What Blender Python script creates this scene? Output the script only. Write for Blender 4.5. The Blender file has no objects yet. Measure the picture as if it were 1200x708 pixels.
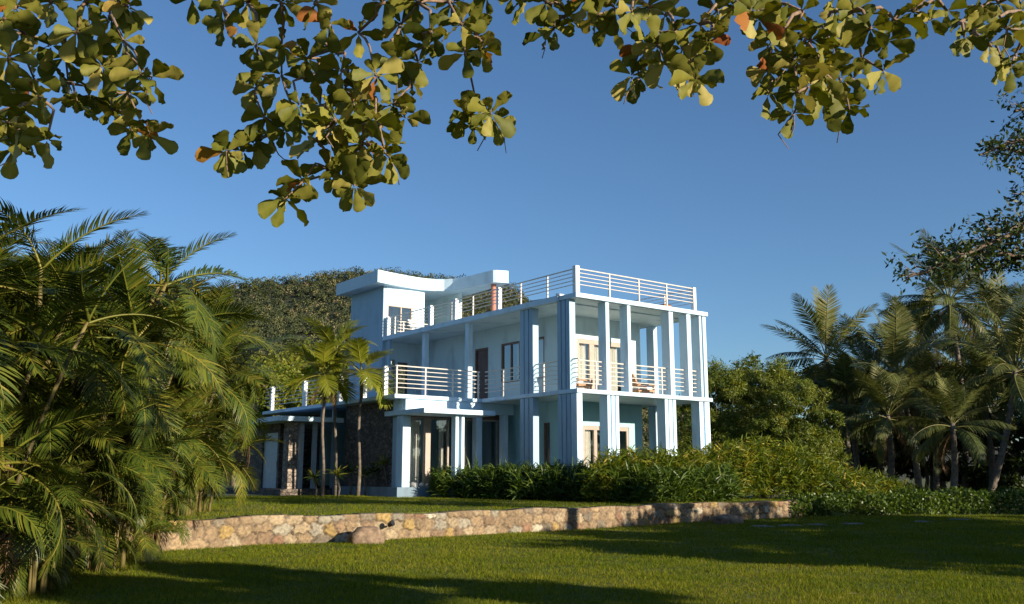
import bpy, math, random
import numpy as np
from mathutils import Vector, Matrix, Euler
R = math.radians
random.seed(11); rng = np.random.default_rng(11)
scene = bpy.context.scene
col = scene.collection

# ------------------------------------------------------------------ camera, sky, sun, exposure
EYE = 1.5; PITCH = R(10.527); FPX = 1095.1
cam_d = bpy.data.cameras.new('camera'); cam_d.lens = FPX/1200*36; cam_d.sensor_width = 36
cam_d.clip_start = 0.1; cam_d.clip_end = 6000
cam = bpy.data.objects.new('camera', cam_d); col.objects.link(cam)
cam.location = (0, 0, EYE); cam.rotation_euler = (R(90)+PITCH, 0, 0)
scene.camera = cam

SUN_AZ, SUN_EL = R(126.3), R(14.8)          # azimuth clockwise from the view direction (+Y)
S = Vector((math.sin(SUN_AZ)*math.cos(SUN_EL), math.cos(SUN_AZ)*math.cos(SUN_EL), math.sin(SUN_EL)))
w = bpy.data.worlds.new('World'); scene.world = w; w.use_nodes = True
nt = w.node_tree; nt.nodes.clear()
sky = nt.nodes.new('ShaderNodeTexSky'); sky.sky_type = 'NISHITA'; sky.sun_disc = False
sky.sun_elevation = SUN_EL; sky.sun_rotation = SUN_AZ
sky.altitude = 0; sky.air_density = 1.0; sky.dust_density = 0.3; sky.ozone_density = 4.0
bg = nt.nodes.new('ShaderNodeBackground'); bg.inputs['Strength'].default_value = 0.080
wo = nt.nodes.new('ShaderNodeOutputWorld')
tint = nt.nodes.new('ShaderNodeMix'); tint.data_type = 'RGBA'; tint.blend_type = 'MULTIPLY'; tint.inputs[0].default_value = 1; tint.inputs[7].default_value = (0.88, 0.97, 1.045, 1)   # a slightly deeper blue air
nt.links.new(sky.outputs[0], tint.inputs[6]); nt.links.new(tint.outputs[2], bg.inputs[0]); nt.links.new(bg.outputs[0], wo.inputs[0])
sl = bpy.data.lights.new('sun', 'SUN'); sl.energy = 5.0; sl.angle = R(0.5); sl.color = (1.0, 0.88, 0.69)
so = bpy.data.objects.new('sun', sl); col.objects.link(so); so.location = S*100
so.rotation_euler = S.to_track_quat('Z', 'Y').to_euler()
vs = scene.view_settings
vs.view_transform = 'Standard'; vs.look = 'None'; vs.gamma = 1; vs.exposure = 0.80; vs.use_curve_mapping = False
scene.cycles.max_bounces = 8; scene.cycles.transparent_max_bounces = 8
scene.cycles.diffuse_bounces = 4

# ------------------------------------------------------------------ helpers
def at(px, py, Y):
    """the world point at depth Y that a survey pixel of the photograph stands for"""
    X = px-600; U_ = -(py-354); c, s = math.cos(PITCH), math.sin(PITCH)
    d = Vector((X, FPX*c-U_*s, FPX*s+U_*c))
    return Vector((0, 0, EYE))+d*(Y/d.y)

def tag(o, label=None, cat=None, group=None, kind=None):
    if label: o['label'] = label
    if cat: o['category'] = cat
    if group: o['group'] = group
    if kind: o['kind'] = kind
    return o

def empty(name, loc=(0, 0, 0), rz=0, label=None, cat=None, group=None):
    o = bpy.data.objects.new(name, None); col.objects.link(o)
    o.location = loc; o.rotation_euler = (0, 0, rz); o.empty_display_size = 0.3
    return tag(o, label, cat, group)

def link(name, me, parent=None, loc=None):
    o = bpy.data.objects.new(name, me); col.objects.link(o)
    if parent: o.parent = parent
    if loc is not None: o.location = loc
    return o

def np_mesh(name, V, F, mat=None, smooth=False, attrs=None, colors=None):
    """V (n,3), F (m,k) index array with k = 3 or 4"""
    V = np.asarray(V, dtype=np.float32); F = np.asarray(F, dtype=np.int32)
    me = bpy.data.meshes.new(name)
    k = F.shape[1]
    me.vertices.add(len(V)); me.vertices.foreach_set('co', V.ravel())
    me.loops.add(F.size); me.loops.foreach_set('vertex_index', F.ravel())
    me.polygons.add(len(F))
    me.polygons.foreach_set('loop_start', np.arange(0, F.size, k, dtype=np.int32))
    me.polygons.foreach_set('loop_total', np.full(len(F), k, dtype=np.int32))
    if smooth: me.polygons.foreach_set('use_smooth', np.ones(len(F), dtype=bool))
    for an, av in (attrs or {}).items():
        a = me.attributes.new(an, 'FLOAT', 'POINT'); a.data.foreach_set('value', np.asarray(av, dtype=np.float32))
    if colors is not None:
        a = me.attributes.new('stone_colour', 'FLOAT_COLOR', 'POINT')
        a.data.foreach_set('color', np.asarray(colors, dtype=np.float32).ravel())
    me.update(calc_edges=True)
    if mat: me.materials.append(mat)
    return me

class MB:
    def __init__(s): s.v = []; s.f = []; s.t = []
    def box(s, x0, x1, y0, y1, z0, z1):
        n = len(s.v)
        s.v += [(x0,y0,z0),(x1,y0,z0),(x1,y1,z0),(x0,y1,z0),(x0,y0,z1),(x1,y0,z1),(x1,y1,z1),(x0,y1,z1)]
        s.f += [tuple(n+i for i in q) for q in ((3,2,1,0),(4,5,6,7),(0,1,5,4),(1,2,6,5),(2,3,7,6),(3,0,4,7))]
        return s
    def tube(s, pts, radii, k=6, cap=True):
        pts = [Vector(p) for p in pts]; n0 = len(s.v)
        if not hasattr(radii, '__len__'): radii = [radii]*len(pts)
        ref = Vector((0.31, 0.22, 0.92)).normalized()
        for i, p in enumerate(pts):
            a = pts[max(0, i-1)]; b = pts[min(len(pts)-1, i+1)]
            t = (b-a).normalized() if (b-a).length > 1e-9 else Vector((0, 0, 1))
            u = t.cross(ref)
            if u.length < 1e-3: u = t.cross(Vector((1, 0, 0)))
            u.normalize(); v = t.cross(u)
            for j in range(k):
                a_ = 2*math.pi*j/k
                s.v.append(tuple(p+(u*math.cos(a_)+v*math.sin(a_))*radii[i]))
        for i in range(len(pts)-1):
            for j in range(k):
                j2 = (j+1) % k
                s.f.append((n0+i*k+j, n0+i*k+j2, n0+(i+1)*k+j2, n0+(i+1)*k+j))
        if cap:
            s.f.append(tuple(n0+j for j in range(k))[::-1])
            s.f.append(tuple(n0+(len(pts)-1)*k+j for j in range(k)))
        return s
    def prism(s, poly, z0, z1):
        n = len(s.v); m = len(poly)
        s.v += [(x, y, z0) for x, y in poly]+[(x, y, z1) for x, y in poly]
        s.f.append(tuple(n+i for i in range(m))[::-1]); s.f.append(tuple(n+m+i for i in range(m)))
        for i in range(m):
            j = (i+1) % m; s.f.append((n+i, n+j, n+m+j, n+m+i))
        return s
    def build(s, name, mat, parent=None, loc=None, smooth=False, bevel=0):
        me = bpy.data.meshes.new(name); me.from_pydata(s.v, [], s.f); me.update()
        if mat: me.materials.append(mat)
        if smooth:
            for p in me.polygons: p.use_smooth = True
        o = link(name, me, parent, loc)
        if bevel:
            b = o.modifiers.new('bevel', 'BEVEL'); b.width = bevel; b.segments = 1; b.limit_method = 'ANGLE'
        return o

# ------------------------------------------------------------------ materials
def newmat(name):
    m = bpy.data.materials.new(name); m.use_nodes = True
    t = m.node_tree; t.nodes.clear()
    out = t.nodes.new('ShaderNodeOutputMaterial')
    return m, t, out
def N(t, typ, **kw):
    n = t.nodes.new(typ)
    for k, v in kw.items():
        if k in n.inputs: n.inputs[k].default_value = v
        else: setattr(n, k, v)
    return n
def ramp(t, stops):
    r = t.nodes.new('ShaderNodeValToRGB'); e = r.color_ramp.elements
    while len(e) < len(stops): e.new(0.5)
    for i, (p, c) in enumerate(stops): e[i].position = p; e[i].color = (*c, 1)
    return r

def mat_paint(name, c, dirt=0.06, rough=0.55, scale=1.2, streak=True):
    """painted render: slow tonal drift, faint vertical weathering streaks, fine bump"""
    m, t, out = newmat(name); b = N(t, 'ShaderNodeBsdfPrincipled', Roughness=rough)
    tc = N(t, 'ShaderNodeTexCoord'); mp = N(t, 'ShaderNodeMapping'); mp.inputs['Scale'].default_value = (scale*1.6, scale*1.6, scale*0.6)
    n1 = N(t, 'ShaderNodeTexNoise', Scale=1.0, Detail=6.0); n2 = N(t, 'ShaderNodeTexNoise', Scale=60.0, Detail=3.0)
    t.links.new(tc.outputs['Object'], mp.inputs[0]); t.links.new(mp.outputs[0], n1.inputs['Vector']); t.links.new(tc.outputs['Object'], n2.inputs['Vector'])
    lo = tuple(x*(1-3.0*dirt) for x in c); hi = tuple(min(1, x*(1+dirt*0.4)) for x in c)
    r = ramp(t, [(0.28, lo), (0.48, c), (0.75, hi)])
    t.links.new(n1.outputs['Fac'], r.inputs[0]); t.links.new(r.outputs[0], b.inputs['Base Color'])
    bp_ = N(t, 'ShaderNodeBump', Strength=0.12, Distance=0.01); t.links.new(n2.outputs['Fac'], bp_.inputs['Height']); t.links.new(bp_.outputs[0], b.inputs['Normal'])
    t.links.new(b.outputs[0], out.inputs[0]); return m

def mat_plain(name, c, rough=0.5, metal=0.0, var=0.12, scale=8.0, bump=0.1):
    m, t, out = newmat(name); b = N(t, 'ShaderNodeBsdfPrincipled', Roughness=rough, Metallic=metal)
    tc = N(t, 'ShaderNodeTexCoord'); n1 = N(t, 'ShaderNodeTexNoise', Scale=scale, Detail=6.0)
    t.links.new(tc.outputs['Object'], n1.inputs['Vector'])
    r = ramp(t, [(0.3, tuple(x*(1-var) for x in c)), (0.7, tuple(min(1, x*(1+var)) for x in c))])
    t.links.new(n1.outputs['Fac'], r.inputs[0]); t.links.new(r.outputs[0], b.inputs['Base Color'])
    bp_ = N(t, 'ShaderNodeBump', Strength=bump, Distance=0.02); t.links.new(n1.outputs['Fac'], bp_.inputs['Height']); t.links.new(bp_.outputs[0], b.inputs['Normal'])
    t.links.new(b.outputs[0], out.inputs[0]); return m

def mat_leaf(name, stops, rough=0.45, trans=0.28, tcol=None, spec=0.4):
    """leaf: colour picked by the per-leaf 'tint' attribute, part of the light passes through"""
    m, t, out = newmat(name)
    a = N(t, 'ShaderNodeAttribute', attribute_name='tint')
    oi = N(t, 'ShaderNodeObjectInfo')
    ad = N(t, 'ShaderNodeMath', operation='MULTIPLY_ADD'); ad.inputs[1].default_value = 0.22; ad.inputs[2].default_value = -0.11
    t.links.new(oi.outputs['Random'], ad.inputs[0])
    sm = N(t, 'ShaderNodeMath', operation='ADD', use_clamp=True); t.links.new(a.outputs['Fac'], sm.inputs[0]); t.links.new(ad.outputs[0], sm.inputs[1])
    r = ramp(t, stops); t.links.new(sm.outputs[0], r.inputs[0])
    b = N(t, 'ShaderNodeBsdfPrincipled', Roughness=rough); b.inputs['Specular IOR Level'].default_value = spec
    t.links.new(r.outputs[0], b.inputs['Base Color'])
    tr = N(t, 'ShaderNodeBsdfTranslucent')
    hs = N(t, 'ShaderNodeHueSaturation', Saturation=1.15, Value=1.5); t.links.new(r.outputs[0], hs.inputs['Color']); t.links.new(hs.outputs[0], tr.inputs['Color'])
    mx = N(t, 'ShaderNodeMixShader'); mx.inputs[0].default_value = trans
    t.links.new(b.outputs[0], mx.inputs[1]); t.links.new(tr.outputs[0], mx.inputs[2]); t.links.new(mx.outputs[0], out.inputs[0])
    return m

def mat_glass():
    m, t, out = newmat('window glass')
    tr = N(t, 'ShaderNodeBsdfTransparent'); tr.inputs[0].default_value = (0.93, 0.95, 0.95, 1)
    gl = N(t, 'ShaderNodeBsdfGlossy', Roughness=0.015); gl.inputs[0].default_value = (0.9, 0.95, 1, 1)
    tc = N(t, 'ShaderNodeTexCoord'); n = N(t, 'ShaderNodeTexNoise', Scale=0.9); bp_ = N(t, 'ShaderNodeBump', Strength=0.015, Distance=0.05)
    t.links.new(tc.outputs['Object'], n.inputs['Vector']); t.links.new(n.outputs['Fac'], bp_.inputs['Height']); t.links.new(bp_.outputs[0], gl.inputs['Normal'])
    lw = N(t, 'ShaderNodeLayerWeight', Blend=0.5); pw = N(t, 'ShaderNodeMath', operation='POWER'); pw.inputs[1].default_value = 2.6
    fr = N(t, 'ShaderNodeMath', operation='MULTIPLY_ADD', use_clamp=True); fr.inputs[1].default_value = 0.7; fr.inputs[2].default_value = 0.07
    mx = N(t, 'ShaderNodeMixShader'); t.links.new(lw.outputs['Facing'], pw.inputs[0]); t.links.new(pw.outputs[0], fr.inputs[0])
    t.links.new(fr.outputs[0], mx.inputs[0]); t.links.new(tr.outputs[0], mx.inputs[1]); t.links.new(gl.outputs[0], mx.inputs[2]); t.links.new(mx.outputs[0], out.inputs[0])
    return m

M = {}
M['trim'] = mat_paint('pale blue white trim paint', (0.54, 0.70, 0.82), 0.08)
M['wall'] = mat_paint('light blue wall paint', (0.54, 0.66, 0.69), 0.08)
M['blue'] = mat_paint('wall paint darkened for shaded sides', (0.30, 0.44, 0.56), 0.07)  # darker copy of the wall paint, shade put into its colour
M['aqua'] = mat_paint('aqua ground floor wall paint', (0.31, 0.53, 0.58), 0.08)
M['base'] = mat_paint('shade darkened plinth paint', (0.12, 0.19, 0.26), 0.12)  # plinth colour darkened to stand for the shade on it
M['canopy'] = mat_paint('pale grey blue roof edge paint', (0.50, 0.64, 0.74), 0.05)
M['ceil'] = mat_paint('pale ceiling paint', (0.62, 0.69, 0.66), 0.08)
M['white'] = mat_paint('white concrete post paint', (0.80, 0.84, 0.86), 0.05)
M['deck'] = mat_plain('cream terrace tile', (0.52, 0.48, 0.42), 0.5)
M['steel'] = mat_plain('cream painted steel rail', (0.66, 0.60, 0.54), 0.35, 0.0, 0.08)
M['frame'] = mat_plain('beige window frame', (0.36, 0.29, 0.24), 0.5, 0, 0.08)
M['dframe'] = mat_plain('brown timber frame', (0.16, 0.085, 0.055), 0.5, 0, 0.2)
M['door'] = mat_plain('dark red brown timber door', (0.085, 0.030, 0.020), 0.45, 0, 0.3, 4)
M['greydoor'] = mat_plain('pale grey door paint', (0.36, 0.42, 0.47), 0.5)
M['curtain'] = mat_plain('cream curtain cloth', (0.62, 0.57, 0.50), 0.9, 0, 0.06)
M['glass'] = mat_glass()
M['terra'] = mat_plain('terracotta pillar paint', (0.40, 0.15, 0.10), 0.6)
M['room'] = mat_plain('dim interior paint', (0.22, 0.22, 0.22), 0.8)
M['wood'] = mat_plain('orange brown lounge wood', (0.42, 0.19, 0.075), 0.5, 0, 0.25)
M['cushion'] = mat_plain('white seat cushion', (0.75, 0.73, 0.70), 0.9)
M['black'] = mat_plain('black lamp metal', (0.02, 0.02, 0.022), 0.4)
M['bark'] = mat_plain('grey brown bark', (0.16, 0.115, 0.08), 0.9, 0, 0.4, 14, 0.6)
M['twig'] = mat_plain('pinkish brown twig bark', (0.20, 0.13, 0.085), 0.85, 0, 0.3, 20, 0.4)
M['pstem'] = mat_plain('ringed yellow green palm stem', (0.13, 0.10, 0.028), 0.7, 0, 0.5, 5, 0.3)
M['ctrunk'] = mat_plain('grey palm trunk', (0.13, 0.105, 0.08), 0.9, 0, 0.45, 9, 0.6)
M['rock'] = mat_plain('brown boulder', (0.19, 0.13, 0.085), 0.95, 0, 0.5, 7, 1.0)
M['slab'] = mat_plain('grey stepping stone', (0.15, 0.145, 0.13), 0.9, 0, 0.25, 6, 0.5)
M['pale'] = mat_plain('pale stone', (0.62, 0.58, 0.54), 0.8)

M['areca'] = mat_leaf('areca frond', [(0.0, (0.015, 0.031, 0.006)), (0.45, (0.045, 0.072, 0.009)), (0.80, (0.135, 0.142, 0.016)), (1.0, (0.29, 0.22, 0.04))], 0.42, 0.17, spec=0.28)
M['dead'] = mat_leaf('dry brown frond', [(0.0, (0.10, 0.055, 0.022)), (1.0, (0.28, 0.17, 0.085))], 0.7, 0.2)
M['coco'] = mat_leaf('coconut frond', [(0.0, (0.028, 0.044, 0.013)), (0.5, (0.068, 0.086, 0.022)), (0.85, (0.17, 0.165, 0.050)), (1.0, (0.29, 0.25, 0.11))], 0.42, 0.18, spec=0.25)
M['young'] = mat_leaf('young palm frond', [(0.0, (0.075, 0.115, 0.010)), (0.6, (0.20, 0.215, 0.018)), (1.0, (0.34, 0.28, 0.045))], 0.4, 0.3)
M['almond'] = mat_leaf('sea almond leaf', [(0.0, (0.038, 0.051, 0.007)), (0.42, (0.116, 0.122, 0.018)), (0.74, (0.235, 0.215, 0.038)), (0.90, (0.38, 0.31, 0.09)), (0.93, (0.30, 0.13, 0.022)), (1.0, (0.24, 0.07, 0.02))], 0.55, 0.20, spec=0.18)
M['tree'] = mat_leaf('broadleaf foliage', [(0.0, (0.018, 0.034, 0.008)), (0.6, (0.050, 0.074, 0.014)), (1.0, (0.105, 0.115, 0.022))], 0.5, 0.25)
M['bright'] = mat_leaf('sunny broadleaf foliage', [(0.0, (0.05, 0.085, 0.010)), (0.6, (0.15, 0.175, 0.016)), (1.0, (0.28, 0.25, 0.03))], 0.5, 0.3)
M['bamboo'] = mat_leaf('fine bamboo foliage', [(0.0, (0.045, 0.078, 0.010)), (0.6, (0.13, 0.16, 0.018)), (1.0, (0.26, 0.24, 0.035))], 0.5, 0.28)
M['strap'] = mat_leaf('dark glossy strap leaf', [(0.0, (0.030, 0.060, 0.009)), (0.6, (0.080, 0.125, 0.016)), (1.0, (0.18, 0.20, 0.03))], 0.42, 0.18, spec=0.3)
M['bank'] = mat_leaf('yellow green shrub leaf', [(0.0, (0.030, 0.058, 0.008)), (0.5, (0.084, 0.122, 0.011)), (0.85, (0.18, 0.185, 0.015)), (1.0, (0.34, 0.27, 0.045))], 0.5, 0.28, spec=0.2)
M['low'] = mat_leaf('low hedge leaf', [(0.0, (0.034, 0.066, 0.010)), (0.6, (0.088, 0.135, 0.016)), (1.0, (0.18, 0.20, 0.03))], 0.4, 0.25)
M['hillleaf'] = mat_leaf('hill forest foliage', [(0.0, (0.018, 0.030, 0.012)), (0.5, (0.064, 0.080, 0.027)), (0.85, (0.140, 0.135, 0.045)), (1.0, (0.30, 0.23, 0.13))], 0.7, 0.12)
M['grass'] = mat_leaf('grass blade', [(0.0, (0.045, 0.080, 0.006)), (0.5, (0.125, 0.155, 0.010)), (0.85, (0.22, 0.205, 0.018)), (1.0, (0.28, 0.22, 0.05))], 0.8, 0.3, spec=0.08)

def mat_ground():
    m, t, out = newmat('lawn turf'); b = N(t, 'ShaderNodeBsdfPrincipled', Roughness=0.95)
    tc = N(t, 'ShaderNodeTexCoord')
    n1 = N(t, 'ShaderNodeTexNoise', Scale=0.45, Detail=5.0); n2 = N(t, 'ShaderNodeTexNoise', Scale=28.0, Detail=6.0)
    for n in (n1, n2): t.links.new(tc.outputs['Object'], n.inputs['Vector'])
    r1 = ramp(t, [(0.3, (0.070, 0.088, 0.007)), (0.7, (0.115, 0.125, 0.012))]); r2 = ramp(t, [(0.3, (0.40, 0.40, 0.40)), (0.75, (1.25, 1.25, 1.2))])
    t.links.new(n1.outputs['Fac'], r1.inputs[0]); t.links.new(n2.outputs['Fac'], r2.inputs[0])
    mx = N(t, 'ShaderNodeMix', data_type='RGBA', blend_type='MULTIPLY'); mx.inputs[0].default_value = 1
    t.links.new(r1.outputs[0], mx.inputs[6]); t.links.new(r2.outputs[0], mx.inputs[7]); t.links.new(mx.outputs[2], b.inputs['Base Color'])
    bp_ = N(t, 'ShaderNodeBump', Strength=0.6, Distance=0.03); t.links.new(n2.outputs['Fac'], bp_.inputs['Height']); t.links.new(bp_.outputs[0], b.inputs['Normal'])
    t.links.new(b.outputs[0], out.inputs[0]); return m
M['turf'] = mat_ground()

def mat_stonewall():
    m, t, out = newmat('rubble masonry'); b = N(t, 'ShaderNodeBsdfPrincipled', Roughness=0.9)
    a = N(t, 'ShaderNodeAttribute', attribute_name='stone_colour'); tc = N(t, 'ShaderNodeTexCoord')
    n = N(t, 'ShaderNodeTexNoise', Scale=14.0, Detail=8.0); t.links.new(tc.outputs['Object'], n.inputs['Vector'])
    r = ramp(t, [(0.3, (0.55, 0.55, 0.55)), (0.7, (1.25, 1.22, 1.15))]); t.links.new(n.outputs['Fac'], r.inputs[0])
    mx = N(t, 'ShaderNodeMix', data_type='RGBA', blend_type='MULTIPLY'); mx.inputs[0].default_value = 1
    t.links.new(a.outputs['Color'], mx.inputs[6]); t.links.new(r.outputs[0], mx.inputs[7]); t.links.new(mx.outputs[2], b.inputs['Base Color'])
    bp_ = N(t, 'ShaderNodeBump', Strength=0.7, Distance=0.03); t.links.new(n.outputs['Fac'], bp_.inputs['Height']); t.links.new(bp_.outputs[0], b.inputs['Normal'])
    t.links.new(b.outputs[0], out.inputs[0]); return m
M['stonewall'] = mat_stonewall()

def mat_darkstone(k=1.0):
    m, t, out = newmat('dark ashlar stone cladding' if k == 1 else 'lighter stone cladding'); b = N(t, 'ShaderNodeBsdfPrincipled', Roughness=0.85)
    tc = N(t, 'ShaderNodeTexCoord'); mp = N(t, 'ShaderNodeMapping'); mp.inputs['Scale'].default_value = (5.0, 5.0, 8.5)
    v = N(t, 'ShaderNodeTexVoronoi', feature='F1', Scale=1.0); v2 = N(t, 'ShaderNodeTexVoronoi', feature='DISTANCE_TO_EDGE', Scale=1.0)
    n = N(t, 'ShaderNodeTexNoise', Scale=22.0, Detail=6.0)
    t.links.new(tc.outputs['Object'], mp.inputs[0]); t.links.new(mp.outputs[0], v.inputs['Vector']); t.links.new(mp.outputs[0], v2.inputs['Vector']); t.links.new(tc.outputs['Object'], n.inputs['Vector'])
    r = ramp(t, [(0.0, (0.075*k, 0.060*k, 0.050*k)), (0.5, (0.13*k, 0.105*k, 0.086*k)), (1.0, (0.235*k, 0.187*k, 0.147*k))]); t.links.new(v.outputs['Color'], r.inputs[0])
    e = ramp(t, [(0.02, (0.35, 0.33, 0.31)), (0.09, (1, 1, 1))]); t.links.new(v2.outputs['Distance'], e.inputs[0])
    mx = N(t, 'ShaderNodeMix', data_type='RGBA', blend_type='MULTIPLY'); mx.inputs[0].default_value = 1
    t.links.new(r.outputs[0], mx.inputs[6]); t.links.new(e.outputs[0], mx.inputs[7]); t.links.new(mx.outputs[2], b.inputs['Base Color'])
    ad = N(t, 'ShaderNodeMath', operation='ADD'); t.links.new(e.outputs[0], ad.inputs[0]); t.links.new(n.outputs['Fac'], ad.inputs[1])
    bp_ = N(t, 'ShaderNodeBump', Strength=0.8, Distance=0.03); t.links.new(ad.outputs[0], bp_.inputs['Height']); t.links.new(bp_.outputs[0], b.inputs['Normal'])
    t.links.new(b.outputs[0], out.inputs[0]); return m
M['dstone'] = mat_darkstone()
M['lstone'] = mat_darkstone(1.9)

# ------------------------------------------------------------------ ground: lower lawn, terrace, retaining wall
g = np.linspace(-1, 1, 61); gx, gy = np.meshgrid(g, g)
sc_ = lambda a: np.sign(a)*(np.abs(a)**3)*3000
V = np.stack([sc_(gx).ravel(), sc_(gy).ravel()+20, np.full(gx.size, -0.006)], 1)
idx = np.arange(61*61).reshape(61, 61)
F = np.stack([idx[:-1, :-1].ravel(), idx[:-1, 1:].ravel(), idx[1:, 1:].ravel(), idx[1:, :-1].ravel()], 1)
tag(link('lower_lawn', np_mesh('lower_lawn', V, F, M['turf'], True)), 'wide mown lawn in front of the stone wall', 'lawn', kind='structure')

WL = [(-16.0, 10.8), (-12.0, 14.9), (-9.0, 17.8), (-6.97, 19.7), (-5.6, 21.3), (-3.94, 22.2), (-2.1, 23.75), (0.0, 25.65), (2.48, 27.9), (5.6, 31.2), (8.29, 33.3), (10.75, 35.4)]
def wall_pts(step=0.022):
    P = np.array(WL, float)
    # Catmull-Rom through the surveyed points
    out = []
    for i in range(len(P)-1):
        p0 = P[max(0, i-1)]; p1 = P[i]; p2 = P[i+1]; p3 = P[min(len(P)-1, i+2)]
        n = max(2, int(np.linalg.norm(p2-p1)/step))
        t = np.linspace(0, 1, n, endpoint=False)[:, None]
        out.append(0.5*((2*p1)+(-p0+p2)*t+(2*p0-5*p1+4*p2-p3)*t**2+(-p0+3*p1-3*p2+p3)*t**3))
    return np.vstack(out+[P[-1:]])
WP = wall_pts()
WS = np.concatenate([[0], np.cumsum(np.linalg.norm(np.diff(WP, axis=0), axis=1))])
tg = np.gradient(WP, axis=0); tg /= np.linalg.norm(tg, axis=1)[:, None]
WN = np.stack([tg[:, 1], -tg[:, 0]], 1)                                 # outward, to the lower lawn
WH = 0.60+0.012*np.sin(WS*0.9)
def build_wall():
    ns = len(WP); nz = 30
    r_ = np.random.default_rng(5)
    seeds = []
    s = 0
    L = WS[-1]
    # stones laid in rough courses of different heights
    zrow = -0.05
    while zrow < 0.75:
        hh = r_.uniform(0.19, 0.27); s = r_.uniform(-0.3, 0)
        while s < L+0.3:
            wd = r_.uniform(0.20, 0.52); seeds.append((s+wd/2, zrow+hh/2+r_.uniform(-0.055, 0.055))); s += wd
        zrow += hh
    seeds = np.array(seeds)
    pal = np.array([(0.36, 0.245, 0.15), (0.42, 0.29, 0.175), (0.31, 0.20, 0.125), (0.47, 0.35, 0.23), (0.50, 0.33, 0.13), (0.34, 0.19, 0.12), (0.36, 0.31, 0.25), (0.56, 0.48, 0.38), (0.28, 0.22, 0.165)])
    cid = r_.choice(len(pal), len(seeds), p=[.25, .21, .14, .16, .03, .05, .07, .02, .07])
    scol = np.array((0.66, 0.68, 0.66))*pal[cid]*r_.uniform(0.8, 1.15, (len(seeds), 1))
    prot = r_.uniform(0.0, 0.075, len(seeds))
    V = []; C = []
    zz = np.linspace(-0.06, 1, nz)
    wob = np.random.default_rng(3)
    for i in range(ns):
        lo = np.searchsorted(WS, WS[i]-0.01)
        near = np.abs(seeds[:, 0]-WS[i]) < 0.85
        sd = seeds[near]; ids = np.where(near)[0]
        h = WH[i]
        z = np.where(zz < 0, -0.06, zz*h)
        jx = 0.022*np.sin(z*31+WS[i]*17)+0.018*np.sin(z*57-WS[i]*41); jz = 0.02*np.sin(WS[i]*29+z*13)
        d = np.sqrt((sd[None, :, 0]-(WS[i]+jx)[:, None])**2+((sd[None, :, 1]-(z+jz)[:, None])*1.25)**2)
        o = np.argsort(d, axis=1); d1 = np.take_along_axis(d, o[:, :1], 1)[:, 0]; d2 = np.take_along_axis(d, o[:, 1:2], 1)[:, 0]
        e = np.clip((d2-d1)/0.065, 0, 1); k = ids[o[:, 0]]
        out = (0.02+prot[k])*e**0.6 - 0.01
        out[-1] -= 0.02
        V.append(np.stack([WP[i, 0]+WN[i, 0]*out, WP[i, 1]+WN[i, 1]*out, z+(np.arange(nz) >= nz-2)*0.022*np.sin(k*7.1)], 1))
        mort = np.array((0.135, 0.10, 0.07))
        c = scol[k]*e[:, None]+mort*(1-e[:, None]); C.append(np.concatenate([c, np.ones((nz, 1))], 1))
    # capping strip behind the face, and the back
    V = np.array(V); C = np.array(C)
    b1 = V[:, -1].copy(); b1[:, :2] = WP-WN*0.34; b1[:, 2] -= 0.0
    b2 = b1.copy(); b2[:, 2] = -0.06
    V = np.concatenate([V, b1[:, None], b2[:, None]], 1); C = np.concatenate([C, C[:, -1:], C[:, -1:]], 1)
    m = nz+2; idx = np.arange(ns*m).reshape(ns, m)
    F = np.stack([idx[:-1, :-1].ravel(), idx[1:, :-1].ravel(), idx[1:, 1:].ravel(), idx[:-1, 1:].ravel()], 1)
    me = np_mesh('stone_wall', V.reshape(-1, 3), F, M['stonewall'], False, colors=C.reshape(-1, 4))
    return link('stone_wall', me)
tag(build_wall(), 'low curving retaining wall of tan rubble stone between the two lawns', 'stone wall')

def terrace_z(x, y):
    d = np.min(np.hypot(WP[::12, 0][None]-np.ravel(x)[:, None], WP[::12, 1][None]-np.ravel(y)[:, None]), axis=1)
    return 0.585+np.clip(d*0.011, 0, 0.13)
sub = np.arange(0, len(WP), 16)
edge = WP[sub]-WN[sub]*0.30
rows = []
offs = [0, 0.4, 1, 2, 4, 7, 11, 16, 24, 40, 70]
far = np.array([-0.35, 0.94])
for o_ in offs:
    q = edge+far[None]*o_
    z = terrace_z(q[:, 0], q[:, 1])
    rows.append(np.concatenate([q, z[:, None]], 1))
skirt = rows[0].copy(); skirt[:, 2] = -0.05
rows = [skirt]+rows
VV = np.array(rows); a_, b_ = VV.shape[:2]
# right-hand bank that falls from the terrace to the lower ground
endc = VV[:, -1].copy(); e1 = endc.copy(); e1[:, 0] += 2.5; e1[:, 1] += 0.4; e1[:, 2] = -0.05
VV = np.concatenate([VV, e1[:, None]], 1); b_ += 1
idx = np.arange(a_*b_).reshape(a_, b_)
F = np.stack([idx[:-1, :-1].ravel(), idx[:-1, 1:].ravel(), idx[1:, 1:].ravel(), idx[1:, :-1].ravel()], 1)
tag(link('upper_lawn', np_mesh('upper_lawn', VV.reshape(-1, 3), F, M['turf'], True)), 'raised lawn between the stone wall and the house', 'lawn', kind='structure')

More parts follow.
